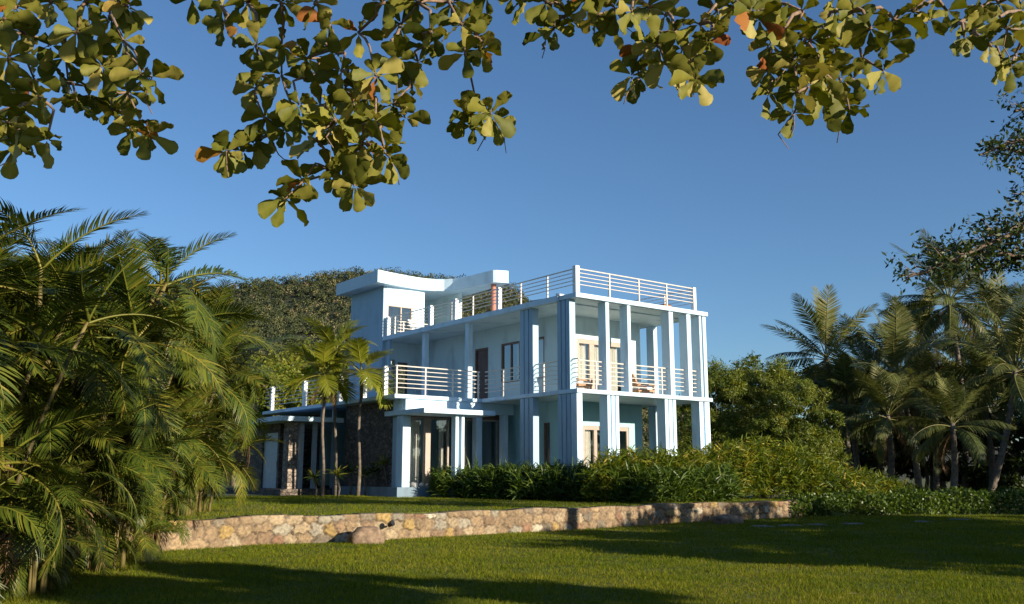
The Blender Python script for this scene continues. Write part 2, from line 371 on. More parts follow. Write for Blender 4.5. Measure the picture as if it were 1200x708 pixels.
# ------------------------------------------------------------------ the house
ZF, ZS, ZR = 1.07, 4.57, 8.07
HA = R(90-52.88)
house = empty('house', (2.329, 33.363, 0), HA, 'pale blue two storey modernist villa with a roof terrace and swooping tower roof', 'house')
UV = lambda u, v: (2.329+u*math.cos(HA)-v*math.sin(HA), 33.363+u*math.sin(HA)+v*math.cos(HA))
def hpart(name, mat, boxes, parent=None, bevel=0):
    mb = MB()
    for b in boxes: mb.box(*b)
    return mb.build(name, mat, parent or house, bevel=bevel)
def P(pl, a0, a1, d0, d1, z0, z1): return (a0, a1, d0, d1, z0, z1) if pl == 'v' else (d0, d1, a0, a1, z0, z1)
def wall(name, pl, d0, d1, a0, a1, z0, z1, ops, mat):
    """wall slab with rectangular openings (a0,a1,z0,z1) cut right through"""
    mb = MB()
    xs = sorted({a0, a1, *[o[0] for o in ops], *[o[1] for o in ops]})
    for x0, x1 in zip(xs, xs[1:]):
        cuts = sorted((o[2], o[3]) for o in ops if o[0] <= x0+1e-6 and o[1] >= x1-1e-6)
        z = z0
        for c0, c1 in cuts:
            if c0 > z+1e-6: mb.box(*P(pl, x0, x1, d0, d1, z, c0))
            z = c1
        if z < z1-1e-6: mb.box(*P(pl, x0, x1, d0, d1, z, z1))
    return mb.build(name, mat, house)
def curtain(pl, d, a0, a1, z0, z1, parent, mat='curtain', wave=0.11):
    n = max(8, int((a1-a0)/0.025)); V = []; 
    for i in range(n+1):
        a = a0+(a1-a0)*i/n
        dd = d+0.035*math.sin((a-a0)/wave*2*math.pi)+0.012*math.sin(a*37)
        for z in (z0, z1): V.append((a, dd, z) if pl == 'v' else (dd, a, z))
    F = [(2*i, 2*i+2, 2*i+3, 2*i+1) for i in range(n)]
    return link('curtain', np_mesh('curtain', V, F, M[mat], True), parent)
def glazing(name, pl, d, a0, a1, z0, z1, mull=(), fw=0.07, fm='frame', curt=(), head=None, transom=None):
    """frame set into a wall opening, one pane per bay, curtains hung behind"""
    head = head or fw
    mb = MB(); e = 0.003
    A0, A1, Z0, Z1 = a0+e, a1-e, z0+e, z1-e
    mb.box(*P(pl, A0, A0+fw, d+0.02, d+0.13, Z0, Z1)); mb.box(*P(pl, A1-fw, A1, d+0.02, d+0.13, Z0, Z1))
    mb.box(*P(pl, A0+fw, A1-fw, d+0.02, d+0.13, Z1-head, Z1)); mb.box(*P(pl, A0+fw, A1-fw, d+0.02, d+0.13, Z0, Z0+fw))
    bays = []; x = A0+fw
    for m0, m1 in list(mull)+[(A1-fw, None)]:
        bays.append((x, m0)); x = m1
        if m1: mb.box(*P(pl, m0, m1, d+0.03, d+0.12, Z0+fw, Z1-head))
    fr = mb.build(name, M[fm], house)
    for b0, b1 in bays:
        pm = MB(); pm.box(*P(pl, b0+0.001, b1-0.001, d+0.07, d+0.078, Z0+fw+0.001, Z1-head-0.001)); pm.build('pane', M['glass'], fr)
    for c in curt: curtain(pl, d+0.24, c[0], c[1], Z0+0.02, Z1-0.03, fr)
    return fr

# slabs
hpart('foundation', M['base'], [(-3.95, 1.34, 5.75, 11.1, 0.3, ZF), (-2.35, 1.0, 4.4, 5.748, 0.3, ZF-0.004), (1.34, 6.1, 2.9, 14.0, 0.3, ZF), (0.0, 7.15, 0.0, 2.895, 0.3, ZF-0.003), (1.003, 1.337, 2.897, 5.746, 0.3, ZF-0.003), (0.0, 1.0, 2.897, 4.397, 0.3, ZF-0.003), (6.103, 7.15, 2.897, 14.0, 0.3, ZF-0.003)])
hpart('terrace_slab', M['trim'], [(0.0, 7.23, 0.0, 5.9, 4.42, ZS), (-4.05, 7.23, 5.9, 14.0, 4.42, ZS), (-4.05, -0.14, 14.0, 18.7, 4.42, ZS)], bevel=0.012)
hpart('roof', M['trim'], [(0.0, 7.13, 0.0, 1.0, 7.90, ZR), (-0.13, 7.13, 1.0, 13.997, 7.86, ZR)], bevel=0.012)
hpart('roof_upstand', M['white'], [(-0.13, 0.2, 0.9, 1.0, 8.075, 8.15)])
hpart('ceiling', M['ceil'], [(0.12, 7.02, 0.12, 0.99, 7.885, 7.897), (0.0, 7.02, 1.01, 13.98, 7.845, 7.857), (0.1, 7.12, 0.1, 5.8, 4.405, 4.417)])

# ground floor walls
DW = [(2.80, 5.33, ZF, 3.46)]
wall('wall', 'v', 2.9, 3.1, 1.75, 6.10, ZF, 4.41, DW, M['aqua'])
glazing('sliding_door', 'v', 2.9, 2.80, 5.33, ZF, 3.46, [(3.42, 3.58), (4.30, 4.44)], 0.12, 'frame', [(2.95, 3.4)], head=0.16)
wall('wall', 'u', 1.75, 1.95, 3.1, 6.5, ZF, 4.41, [(3.68, 4.08, 1.5, 3.58)], M['aqua'])
glazing('window', 'u', 1.75, 3.68, 4.08, 1.5, 3.58, (), 0.06, 'dframe')
wall('wall', 'u', 5.9, 6.1, 3.1, 14.0, ZF, 4.41, [], M['aqua'])
wall('wall', 'v', 13.8, 14.0, -3.2, 5.9, ZF, 4.41, [], M['aqua'])
# first floor walls
UD = [(2.55, 5.18, ZS, 6.93)]
wall('wall', 'v', 2.9, 3.1, 1.75, 6.10, ZS, 7.85, UD, M['wall'])
glazing('sliding_door', 'v', 2.9, 2.55, 5.18, ZS, 6.93, [(3.24, 3.50), (4.02, 4.14)], 0.13, 'frame', [(2.68, 3.2), (3.52, 4.0), (4.2, 5.0)], head=0.17)
UW = [(4.0, 4.76, 5.38, 7.08), (5.64, 6.95, 5.38, 7.08), (7.90, 8.93, ZS, 7.06)]
wall('wall', 'u', 1.75, 1.95, 3.1, 14.0, ZS, 7.84, UW, M['wall'])
glazing('window', 'u', 1.75, 4.0, 4.76, 5.38, 7.08, (), 0.08, 'dframe', [(4.1, 4.66)])
glazing('window', 'u', 1.75, 5.64, 6.95, 5.38, 7.08, [(6.25, 6.32)], 0.08, 'dframe', [(5.75, 6.1)])
d_ = hpart('door', M['door'], [P('u', 7.905, 8.925, 1.82, 1.88, ZS+0.003, 7.055)])
hpart('frame', M['dframe'], [P('u', 7.903, 7.98, 1.77, 1.818, ZS+0.004, 7.056), P('u', 8.85, 8.927, 1.77, 1.818, ZS+0.004, 7.056), P('u', 7.98, 8.85, 1.77, 1.818, 6.98, 7.056)], d_)
hpart('handle', M['steel'], [P('u', 8.06, 8.10, 1.73, 1.819, 5.5, 5.65)], d_)
wall('wall', 'u', 5.9, 6.1, 3.1, 14.0, ZS, 7.84, [], M['wall'])

# glazed garden room below the balcony
hpart('beam', M['trim'], [(-3.5, 1.72, 6.0, 6.25, 3.97, 4.415), (-3.5, -3.3, 6.25, 6.96, 3.97, 4.415)], bevel=0.01)
hpart('entrance_canopy', M['trim'], [(-3.75, -0.50, 4.25, 5.995, 3.78, 3.965), (-3.75, -3.505, 5.995, 7.2, 3.78, 3.965)], bevel=0.01)
for u0, u1, v0, v1 in ((-3.66, -3.32, 5.9, 6.4), (-2.155, -2.01, 4.55, 4.85), (-1.88, -1.745, 4.55, 4.85), (1.17, 1.35, 5.9, 6.3), (-0.05, 0.25, 6.2, 6.5)):
    hpart('column', M['trim'], [(u0, u1, v0, v1, ZF, 3.776 if u1 < -1 else 3.965)], bevel=0.012)
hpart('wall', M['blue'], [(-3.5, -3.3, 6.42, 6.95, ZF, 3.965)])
hpart('stone_wall', M['dstone'], [(-3.42, -3.15, 6.955, 11.1, ZF, 4.415), (-3.15, -1.0, 10.9, 11.1, ZF, 4.415)])
glazing('sliding_door', 'v', 6.5, -3.15, -1.15, ZF, 3.78, [(-2.32, -2.02)], 0.07, 'frame', [(-2.85, -2.40), (-1.5, -1.3)])
glazing('sliding_door', 'v', 6.5, -0.88, 1.30, ZF, 3.78, [(-0.40, -0.30), (0.28, 0.36)], 0.07, 'frame', [])
hpart('lintel', M['dframe'], [(-3.15, 1.34, 6.5, 6.62, 3.783, 4.41)])

# columns of the right-hand front: paired and tripled fins
FD = 0.44
for u0, u1 in ((1.52, 1.70), (2.64, 2.81), (4.91, 5.15), (5.93, 6.16), (6.67, 6.79), (6.88, 7.07)):
    hpart('column', M['trim'], [(u0, u1, 0.08, 0.08+FD, ZS, 7.884)], bevel=0.012)
for fs in (((1.53, 1.67), (1.74, 1.89), (1.95, 2.10)), ((4.54, 4.71), (4.76, 4.94), (5.0, 5.15)), ((6.50, 6.72), (6.82, 7.10))):
    hpart('column', M['trim'], [(a, b, 0.08, 0.08+FD, ZF, 4.404) for a, b in fs]+[(fs[0][1], fs[-1][0], 0.16, 0.08+FD-0.06, ZF, 4.404)])
hpart('column', M['trim'], [(0.0, 0.27, 0.03, 0.36, ZF, 4.404)], bevel=0.012)
for z0, z1 in ((ZF, 4.404), (ZS, 7.844)):
    hpart('column', M['trim'], [(6.88, 7.10, 2.86, 3.3, z0, z1)], bevel=0.012)
    # grooved corner piers on the left face
    for v0, v1 in ((0.42, 1.17), (2.58, 3.43)):
        n = 3; w_ = (v1-v0)/n
        zz1 = (7.884 if v0 < 1 else 7.844) if z0 > 3 else 4.404
        fins = [(0.03, 0.31, v0+i*w_, v0+(i+1)*w_-0.05, z0, zz1) for i in range(n)]
        core = [(0.09, 0.26, v0+w_*(i+1)-0.05, v0+w_*(i+1), z0, zz1) for i in range(n-1)]
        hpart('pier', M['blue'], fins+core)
for v0 in (6.95, 10.40): hpart('column', M['trim'], [(0.03, 0.26, v0, v0+0.24, ZS, 7.844)], bevel=0.012)

# tower: closed shaft on the left, curved roof
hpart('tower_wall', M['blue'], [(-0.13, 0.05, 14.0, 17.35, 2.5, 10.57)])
hpart('tower_wall', M['trim'], [(0.05, 4.05, 17.15, 17.35, ZR, 10.57), (0.05, 2.2, 17.15, 17.35, ZS, ZR-0.003)])
wall('tower_front_wall', 'v', 14.0, 14.18, 0.05, 2.2, ZR, 10.57, [(0.12, 1.5, ZR, 9.66)], M['trim'])
glazing('tower_door', 'v', 14.0, 0.12, 1.5, ZR, 9.66, [(0.86, 0.92)], 0.05, 'frame', [])
hpart('tower_wall', M['wall'], [(2.0, 2.2, 14.185, 17.15, ZR, 10.57), (3.85, 4.05, 13.40, 17.15, ZR, 10.57)])
wall('wall', 'v', 14.0, 14.18, 0.05, 5.9, ZS, 7.85, [(0.1, 0.62, ZS, 7.0), (0.75, 1.3, ZS, 6.9)], M['wall'])
glazing('door', 'v', 14.0, 0.1, 0.62, ZS, 7.0, (), 0.05, 'frame'); glazing('door', 'v', 14.0, 0.75, 1.3, ZS, 6.9, (), 0.06, 'dframe')
hpart('column', M['blue'], [(-0.05, 0.06, 13.45, 13.7, ZS, 7.844)])
front = [(-0.80, 13.40), (-0.2, 13.52), (0.4, 13.63), (1.16, 13.74), (1.7, 13.78), (2.15, 13.74), (2.6, 13.60), (2.94, 13.36), (3.2, 13.0), (3.38, 12.5), (3.49, 11.9), (3.55, 11.3), (3.585, 10.7), (3.60, 10.28), (3.64, 10.16), (3.74, 10.08), (4.25, 9.88), (4.36, 9.90), (4.42, 10.0)]
back = [(4.55, 13.5), (4.4, 15.0), (3.4, 17.2), (2.2, 17.7), (-0.80, 17.75)]
MB().prism(front+back, 10.57, 11.17).build('tower_roof', M['canopy'], house)
MB().tube([(3.95, 10.55, ZR), (3.95, 10.55, 10.568)], 0.13, 14).build('pillar', M['terra'], house, smooth=False)

# railings: rails in one mesh, each post its own part
def railing(p0, p1, z0, zt, n, steel=(), conc=(), gap0=0.145, off=0.0):
    mb = MB(); d = (Vector(p1)-Vector(p0)); L = d.length; d.normalize()
    for i in range(n):
        z = zt-i*gap0; r = 0.026 if i == 0 else 0.017
        mb.tube([(*p0, z), (*p1, z)], r, 6)
    rl = mb.build('railing', M['steel'], house)
    for s in steel:
        q = Vector(p0)+d*s; MB().box(q.x-0.026, q.x+0.026, q.y-0.026, q.y+0.026, z0+0.001, zt-0.028).build('post', M['steel'], rl)
    for s in conc:
        q = Vector(p0)+d*s; pb = MB(); pb.box(q.x-0.085, q.x+0.085, q.y-0.085, q.y+0.085, z0+0.001, zt+0.05)
        pb.build('post', M['white'], rl, bevel=0.01)
    return rl
railing((0.06, 0.16), (0.06, 13.95), ZR, 8.97, 5, (1.55, 3.2, 6.5, 8.15, 13.0), (4.65, 7.8, 9.8, 13.65))
cp = railing((0.16, 0.06), (6.36, 0.06), ZR, 8.97, 5, (1.56, 3.10, 4.63), ())
hpart('post', M['white'], [(0.005, 0.20, 0.005, 0.20, ZR+0.001, 9.08)], cp, 0.01)
hpart('post', M['white'], [(6.31, 6.47, 0.005, 0.17, ZR+0.001, 9.02)], cp, 0.01)
railing((6.40, 0.2), (6.40, 13.9), ZR, 8.97, 5, (1.5, 3.1, 4.7, 6.3, 7.9, 9.5, 11.1, 12.7), ())
railing((0.2, 13.2), (1.9, 13.2), ZR, 8.75, 4, (0.35,), (), 0.16)
railing((0.33, 0.30), (6.9, 0.30), ZS, 5.64, 6, (0.85, 4.30, 5.9), (), 0.166)
railing((0.17, 0.10), (0.17, 5.9), ZS, 5.67, 6, (2.0, 4.55), (), 0.166)
railing((-3.97, 5.98), (-0.05, 5.98), ZS, 5.66, 6, (0.03, 1.32, 2.60, 3.85), (), 0.166)
railing((-3.97, 6.0), (-3.97, 18.6), ZS, 5.66, 6, (), (0.80, 2.5, 4.6, 8.1, 11.75), 0.166)
railing((6.98, 3.4), (6.98, 13.9), ZS, 5.64, 6, (2, 4, 6, 8, 10), (), 0.166)

# low stone wing under the long terrace
hpart('porch_roof', M['trim'], [(-6.35, -3.46, 11.2, 16.0, 3.72, 3.92)], bevel=0.01)
hpart('stone_pier', M['lstone'], [(-5.76, -5.36, 11.55, 12.1, 0.6, 3.716)])
hpart('stone_wall', M['dstone'], [(-5.5, -5.25, 13.1, 13.3, 0.6, 3.716), (-5.5, -5.25, 14.95, 16.9, 0.6, 3.716), (-5.5, -5.25, 13.3, 14.95, 3.35, 3.716), (-5.25, -2.0, 16.7, 16.9, 0.6, 3.716)])
hpart('porch_floor', M['dstone'], [(-6.2, -2.0, 11.2, 17.2, 0.4, 0.96)])
gd = hpart('door', M['greydoor'], [(-5.42, -5.36, 13.32, 14.93, 0.97, 3.345)])
hpart('handle', M['steel'], [(-5.48, -5.421, 13.45, 13.49, 1.9, 2.1)], gd)
hpart('wall', M['dstone'], [(-1.9, -1.7, 11.11, 18.6, 0.6, 4.41), (-3.2, -1.9, 18.4, 18.6, 0.6, 4.41)])
for u0, u1, v0 in ((-5.16, -4.98, 11.8), (-4.55, -4.38, 11.8), (-3.30, -3.15, 12.5)):
    hpart('column', M['greydoor'], [(u0, u1, v0, v0+0.16, 0.965, 3.716 if u1 < -3.5 else 4.41)])

# ------------------------------------------------------------------ furniture on the terraces
def lounge_chair(loc, rz, label, mat='wood'):
    t = empty('lounge_chair', loc, rz, label, 'lounge chair')
    f = MB()
    f.box(-0.32, 0.32, -0.40, 0.40, 0.22, 0.30)
    for x in (-0.30, 0.24):
        f.box(x, x+0.06, -0.38, -0.32, 0, 0.22); f.box(x, x+0.06, 0.32, 0.38, 0, 0.22)
        f.box(x, x+0.06, -0.42, 0.40, 0.48, 0.52); f.box(x, x+0.06, -0.42, -0.36, 0.302, 0.48)
    f.build('frame', M[mat], t, bevel=0.008)
    c = MB(); c.box(-0.24, 0.24, -0.38, 0.34, 0.302, 0.42); c.build('seat_cushion', M['cushion'], t, bevel=0.03)
    b = MB(); n = len(b.v); b.box(-0.25, 0.25, 0.30, 0.40, 0.43, 0.95)
    b.v = [(x, y+(z-0.43)*0.45, z) for x, y, z in b.v]
    b.build('backrest', M['wood' if mat == 'wood' else 'cushion'], t, bevel=0.02)
    return t
def on_house(u, v, z): x, y = UV(u, v); return (x, y, z)
lounge_chair(on_house(1.25, 1.3, ZS), HA+R(70), 'low wooden lounge chair with cushion on the first floor balcony by the house corner')
lounge_chair(on_house(4.85, 1.6, ZS), HA+R(80), 'low wooden lounge chair with white cushion on the balcony in front of the bare wall')
lounge_chair(on_house(1.6, 13.4, ZR), HA+R(20), 'white armchair on the roof terrace beside the tower door', 'cushion')
# low things lying on the roof deck
t = empty('sun_lounger', on_house(0.55, 2.5, ZR), HA+R(-80), 'low sun lounger with raised pale head on the roof deck behind the rail', 'sun lounger')
mb = MB(); mb.box(-0.3, 0.3, -0.45, 0.5, 0.04, 0.09)
for x in (-0.28, 0.2):
    for y in (-0.42, 0.4): mb.box(x, x+0.08, y, y+0.08, 0, 0.04)
mb.build('frame', M['dframe'], t); mb = MB(); mb.box(-0.28, 0.28, 0.5, 0.9, 0.09, 0.14); mb.v = [(x, y, z+(y-0.5)*0.55) for x, y, z in mb.v]; mb.build('headrest', M['cushion'], t)
t = empty('storage_box', on_house(5.6, 0.9, ZR), HA, 'small reddish box on the roof terrace behind the front rail', 'box')
MB().box(-0.2, 0.2, -0.13, 0.13, 0, 0.24).build('box_body', M['wood'], t, bevel=0.01); MB().box(-0.21, 0.21, -0.14, 0.14, 0.241, 0.28).build('lid', M['wood'], t, bevel=0.01)

# ------------------------------------------------------------------ foliage kit
def unit(a): return a/np.maximum(np.linalg.norm(a, axis=-1, keepdims=True), 1e-9)
def strips(base, d0, up, length, width, tint, droop=0.6, seg=3, fold=0.0):
    """n tapered blades: base (n,3), start direction d0, bending down by droop; returns V,F,tint"""
    n = len(base); length = np.broadcast_to(length, n); width = np.broadcast_to(width, n); droop = np.broadcast_to(droop, n)
    side = unit(np.cross(d0, up)); prof = {2: (0.75, 1, 0.0), 3: (0.6, 1, 0.72, 0.04), 4: (0.5, 0.95, 1, 0.62, 0.03)}[seg]
    p = base.copy(); d = d0.copy(); V = []
    for i in range(seg+1):
        wv = side*(width*prof[i]*0.5)[:, None]
        V += [p-wv, p+wv]
        d = unit(d+np.array([0, 0, -1.0])*(droop/seg)[:, None]); p = p+d*(length/seg)[:, None]
    V = np.stack(V, 1); k = 2*(seg+1); idx = (np.arange(n)*k)[:, None]
    F = np.concatenate([idx+np.array([[2*i, 2*i+1, 2*i+3, 2*i+2]]) for i in range(seg)], 0)
    return V.reshape(-1, 3), F, np.repeat(tint, k)
def merge(parts):
    V = []; F = []; T = []; n = 0
    for v, f, t in parts:
        V.append(v); F.append(f+n); T.append(t); n += len(v)
    return np.concatenate(V), np.concatenate(F), np.concatenate(T)
def rdir(n, r_=rng):
    return unit(r_.normal(size=(n, 3)))
def leaf_quads(P_, size, r_, tint, up_bias=0.5, aspect=0.5, out=None):
    """diamond leaves at P_"""
    n = len(P_); nrm = rdir(n, r_)+np.array([0, 0, up_bias]); 
    if out is not None: nrm = nrm+out*0.6
    nrm = unit(nrm); d = unit(np.cross(nrm, rdir(n, r_))); s = np.cross(nrm, d)
    L = (size*r_.uniform(0.7, 1.3, n))[:, None]; W = L*aspect
    mid = P_+d*L*0.5-nrm*L*0.06
    V = np.stack([P_, mid+s*W*0.5+nrm*L*0.05, P_+d*L-nrm*L*0.1, mid-s*W*0.5+nrm*L*0.05], 1)
    F = (np.arange(n)*4)[:, None]+np.arange(4)[None]
    return V.reshape(-1, 3), F, np.repeat(tint, 4)

def frond_mesh(name, L, pairs, leaf, lw, bend, lift, leafdroop, mat, seed, first=0.12, fwd=0.55, rach=0.022, ragged=0.0, tone=0.45, bendpow=1.25):
    """one pinnate palm frond growing along +X from the origin, arching down"""
    r_ = np.random.default_rng(seed); n = 26
    t = np.linspace(0, 1, n+1); th = -bend*t**bendpow
    dx = np.cos(th); dz = np.sin(th); ds = L/n
    X = np.concatenate([[0], np.cumsum(dx[:-1]*ds)]); Z = np.concatenate([[0], np.cumsum(dz[:-1]*ds)])
    side_w = 0.04*L*np.sin(t*2.2+r_.uniform(0, 6))*t
    C_ = np.stack([X, side_w, Z], 1)
    rad = rach*(1-0.88*t)
    # rachis: flattened diamond tube
    ring = []
    for j in range(4):
        a = j*math.pi/2
        nn = np.stack([-dz, np.zeros(n+1), dx], 1)
        ring.append(C_+np.array([0, 1, 0])*(np.cos(a)*rad*1.2)[:, None]+nn*(np.sin(a)*rad)[:, None])
    RV = np.stack(ring, 1).reshape(-1, 3); i0 = np.arange(n)
    RF = np.concatenate([np.stack([i0*4+j, i0*4+(j+1) % 4, (i0+1)*4+(j+1) % 4, (i0+1)*4+j], 1) for j in range(4)], 0)
    parts = [(RV, RF, np.full(len(RV), 0.82))]
    tt = np.linspace(first, 0.985, pairs)
    for sgn in (-1, 1):
        tj = np.clip(tt+r_.normal(0, 0.004, pairs), 0, 1)
        keep = r_.uniform(size=pairs) > ragged
        tj = tj[keep]
        b = np.stack([np.interp(tj, t, C_[:, k]) for k in range(3)], 1); a = np.interp(tj, t, th)
        T_ = np.stack([np.cos(a), np.zeros_like(a), np.sin(a)], 1); N_ = np.stack([-np.sin(a), np.zeros_like(a), np.cos(a)], 1)
        Y_ = np.array([0, sgn, 0.0])
        f_ = fwd+0.9*np.clip((tj-0.55)/0.45, 0, 1)**2
        lf = lift*(1-0.5*tj)+r_.normal(0, 0.09, len(tj))
        d = unit(Y_+T_*f_[:, None]+N_*lf[:, None])
        prof = np.sin(np.pi*np.clip((tj-first)/(1-first)*0.80+0.16, 0, 1))**0.7
        ln = leaf*np.maximum(0.25, prof)*r_.uniform(0.88, 1.1, len(tj))
        tint = np.clip(tone+r_.normal(0, 0.13, len(tj))+0.12*(tj-0.5), 0, 1)
        parts.append(strips(b, d, np.broadcast_to(N_, d.shape), ln, lw*np.maximum(0.5, prof), tint, leafdroop*r_.uniform(0.7, 1.3, len(tj)), 3))
    V, F, T = merge(parts)
    return np_mesh(name, V, F, mat, False, {'tint': T})

def place_frond(me, root, pos, az, elev, roll=0.0, s=1.0, name='frond', lab=None):
    o = link(name, me, root)
    mt = Matrix.Translation(pos) @ Matrix.Rotation(az, 4, 'Z') @ Matrix.Rotation(-elev, 4, 'Y') @ Matrix.Rotation(roll, 4, 'X') @ Matrix.Scale(s, 4)
    o.matrix_local = mt
    if lab: o['label'] = lab
    return o

# ------------------------------------------------------------------ areca palms, left
ARE = [frond_mesh('frond', 1.75, 46, 0.47, 0.032, b, l, dr, M['areca'], 100+i, fwd=0.6, tone=tn, ragged=0.05)
       for i, (b, l, dr, tn) in enumerate([(0.9, 0.55, 0.4, 0.42), (1.2, 0.5, 0.5, 0.5), (1.55, 0.4, 0.65, 0.55), (1.9, 0.3, 0.85, 0.45), (0.7, 0.6, 0.35, 0.6), (2.2, 0.2, 0.95, 0.62)])]
ARED = [frond_mesh('dry_frond', 1.7, 30, 0.5, 0.03, 1.9, 0.0, 1.3, M['dead'], 140+i, ragged=0.3) for i in range(2)]
def areca(loc, h, n_stems, spread, seed, label, dry=2, fs=1.0, lean=(0, 0), maxf=99):
    r_ = random.Random(seed); h = h*1.17 if h > 4.5 else h
    root = empty('areca_palm', loc, 0, label, 'palm', 'areca palms along the left side of the lawn')
    cnt = 0
    for i in range(n_stems):
        hh = h*(r_.uniform(0.62, 1.0) if i % 3 else r_.uniform(0.22, 0.5)); hh *= 0.68
        a = r_.uniform(0, 2*math.pi); q = spread*math.sqrt(r_.random())
        bx, by = 0.45*q*math.cos(a), 0.45*q*math.sin(a)
        tx, ty = bx+q*math.cos(a)*0.75*hh/3+lean[0]*hh/h, by+q*math.sin(a)*0.75*hh/3+lean[1]*hh/h
        pts = [(bx+(tx-bx)*(k/6)**1.6, by+(ty-by)*(k/6)**1.6, hh*k/6-(0.05 if k == 0 else 0)) for k in range(7)]
        rr = r_.uniform(0.026, 0.042)*(0.6 if h < 3 else 1)
        MB().tube(pts, [rr*1.25]+[rr]*4+[rr*1.15, rr*0.7], 7).build('stem', M['pstem'], root, smooth=True)
        top = Vector(pts[-1]); nf = r_.randint(6, 9); a0 = r_.uniform(0, 6.28)
        for k in range(nf):
            if cnt >= maxf: break
            f = k/(nf-1); el = R(60-78*f+r_.uniform(-10, 10)); vi = 4 if f < 0.15 else (0 if f < 0.35 else (1 if f < 0.6 else (2 if f < 0.85 else r_.choice((3, 5)))))
            if r_.random() < 0.25: vi = r_.choice((1, 2, 3, 5))
            s = fs*r_.uniform(0.8, 1.12)*(0.62+0.38*min(1, hh/2.2))
            place_frond(ARE[vi], root, top-Vector((0, 0, 0.12*f)), a0+k*2.4+r_.uniform(-0.3, 0.3), el, r_.uniform(-0.5, 0.5), s); cnt += 1
    for k in range(dry):
        z = h*0.68*r_.uniform(0.5, 0.9); a = r_.uniform(0, 6.28)
        place_frond(r_.choice(ARED), root, Vector((spread*0.5*math.cos(a), spread*0.5*math.sin(a), z)), a, R(-15), 0, fs, 'dry_frond', 'dry brown hanging frond')
    return root
areca((-6.9, 11.9, 0), 4.9, 14, 1.0, 1, 'areca palm clump at the left edge of the photo, nearest to the camera', 1, 1.05)
areca((-7.3, 14.6, 0), 6.0, 15, 1.1, 2, 'tall areca palm clump second from the camera with the highest fronds', 3, 1.1)
areca((-7.7, 17.6, 0), 6.1, 15, 1.1, 3, 'areca palm clump standing on the lawn just before the end of the stone wall', 2, 1.05)
areca((-8.3, 20.3, 0.6), 5.6, 14, 1.1, 4, 'areca palm clump behind the hidden left end of the stone wall', 2, 1.0)
areca((-7.9, 23.6, 0.6), 5.4, 13, 1.0, 5, 'areca palm clump on the upper lawn, rightmost and farthest of the left palms', 4, 1.0)
areca((-8.2, 16.2, 0), 6.3, 14, 1.1, 11, 'areca palm clump between the tallest clump and the one before the wall end', 1, 1.05)
areca((-7.6, 21.7, 0.6), 5.3, 14, 1.0, 12, 'areca palm clump just right of the hidden wall end, second last on the right', 2, 1.0)
areca((-7.6, 13.0, 0), 5.3, 14, 1.1, 13, 'areca palm clump just behind the one nearest to the camera', 1, 1.05)
areca((-10.3, 26.5, 0.62), 5.0, 12, 1.0, 14, 'areca palm clump standing alone behind the others toward the stone wing', 2, 1.0)
areca((-12.3, 31.0, 0.66), 5.2, 12, 1.1, 15, 'areca palm clump half hidden at the back, nearest to the stone wing', 1, 1.0)
for k, (x, y, z, h) in enumerate([(-8.9, 15.0, 0, 6.2), (-9.3, 17.0, 0, 6.4), (-9.4, 19.4, .6, 6.2), (-9.9, 21.2, .6, 6.0), (-9.4, 25.0, .6, 5.4), (-8.8, 12.6, 0, 5.4)]):
    areca((x, y, z), h, 14, 1.15, 70+k, 'areca palm clump in the dense back row behind the front palms', 1, 1.1)
areca((-6.6, 15.6, 0), 3.4, 12, 0.8, 81, 'mid height areca clump at the lawn edge between the tall front clumps', 1, 0.9)
areca((-7.3, 19.2, 0.0), 3.6, 12, 0.8, 82, 'mid height areca clump hiding the left end of the stone wall', 1, 0.9)
areca((-6.2, 12.6, 0), 2.0, 9, 0.7, 6, 'low young areca clump on the lawn edge in the bottom left corner', 1, 0.75)
areca((-7.0, 17.3, 0), 2.4, 9, 0.6, 7, 'low young areca clump at the foot of the palms by the wall end', 1, 0.75)
areca((-9.6, 14.0, 0), 5.6, 12, 1.2, 8, 'areca palm clump in the back row at the far left', 1, 1.05)
areca((-10.4, 18.0, 0.6), 6.2, 12, 1.2, 9, 'areca palm clump in the middle of the back row', 1, 1.05)
areca((-11.3, 22.5, 0.6), 5.6, 12, 1.2, 10, 'areca palm clump at the far end of the back row', 1, 1.05)

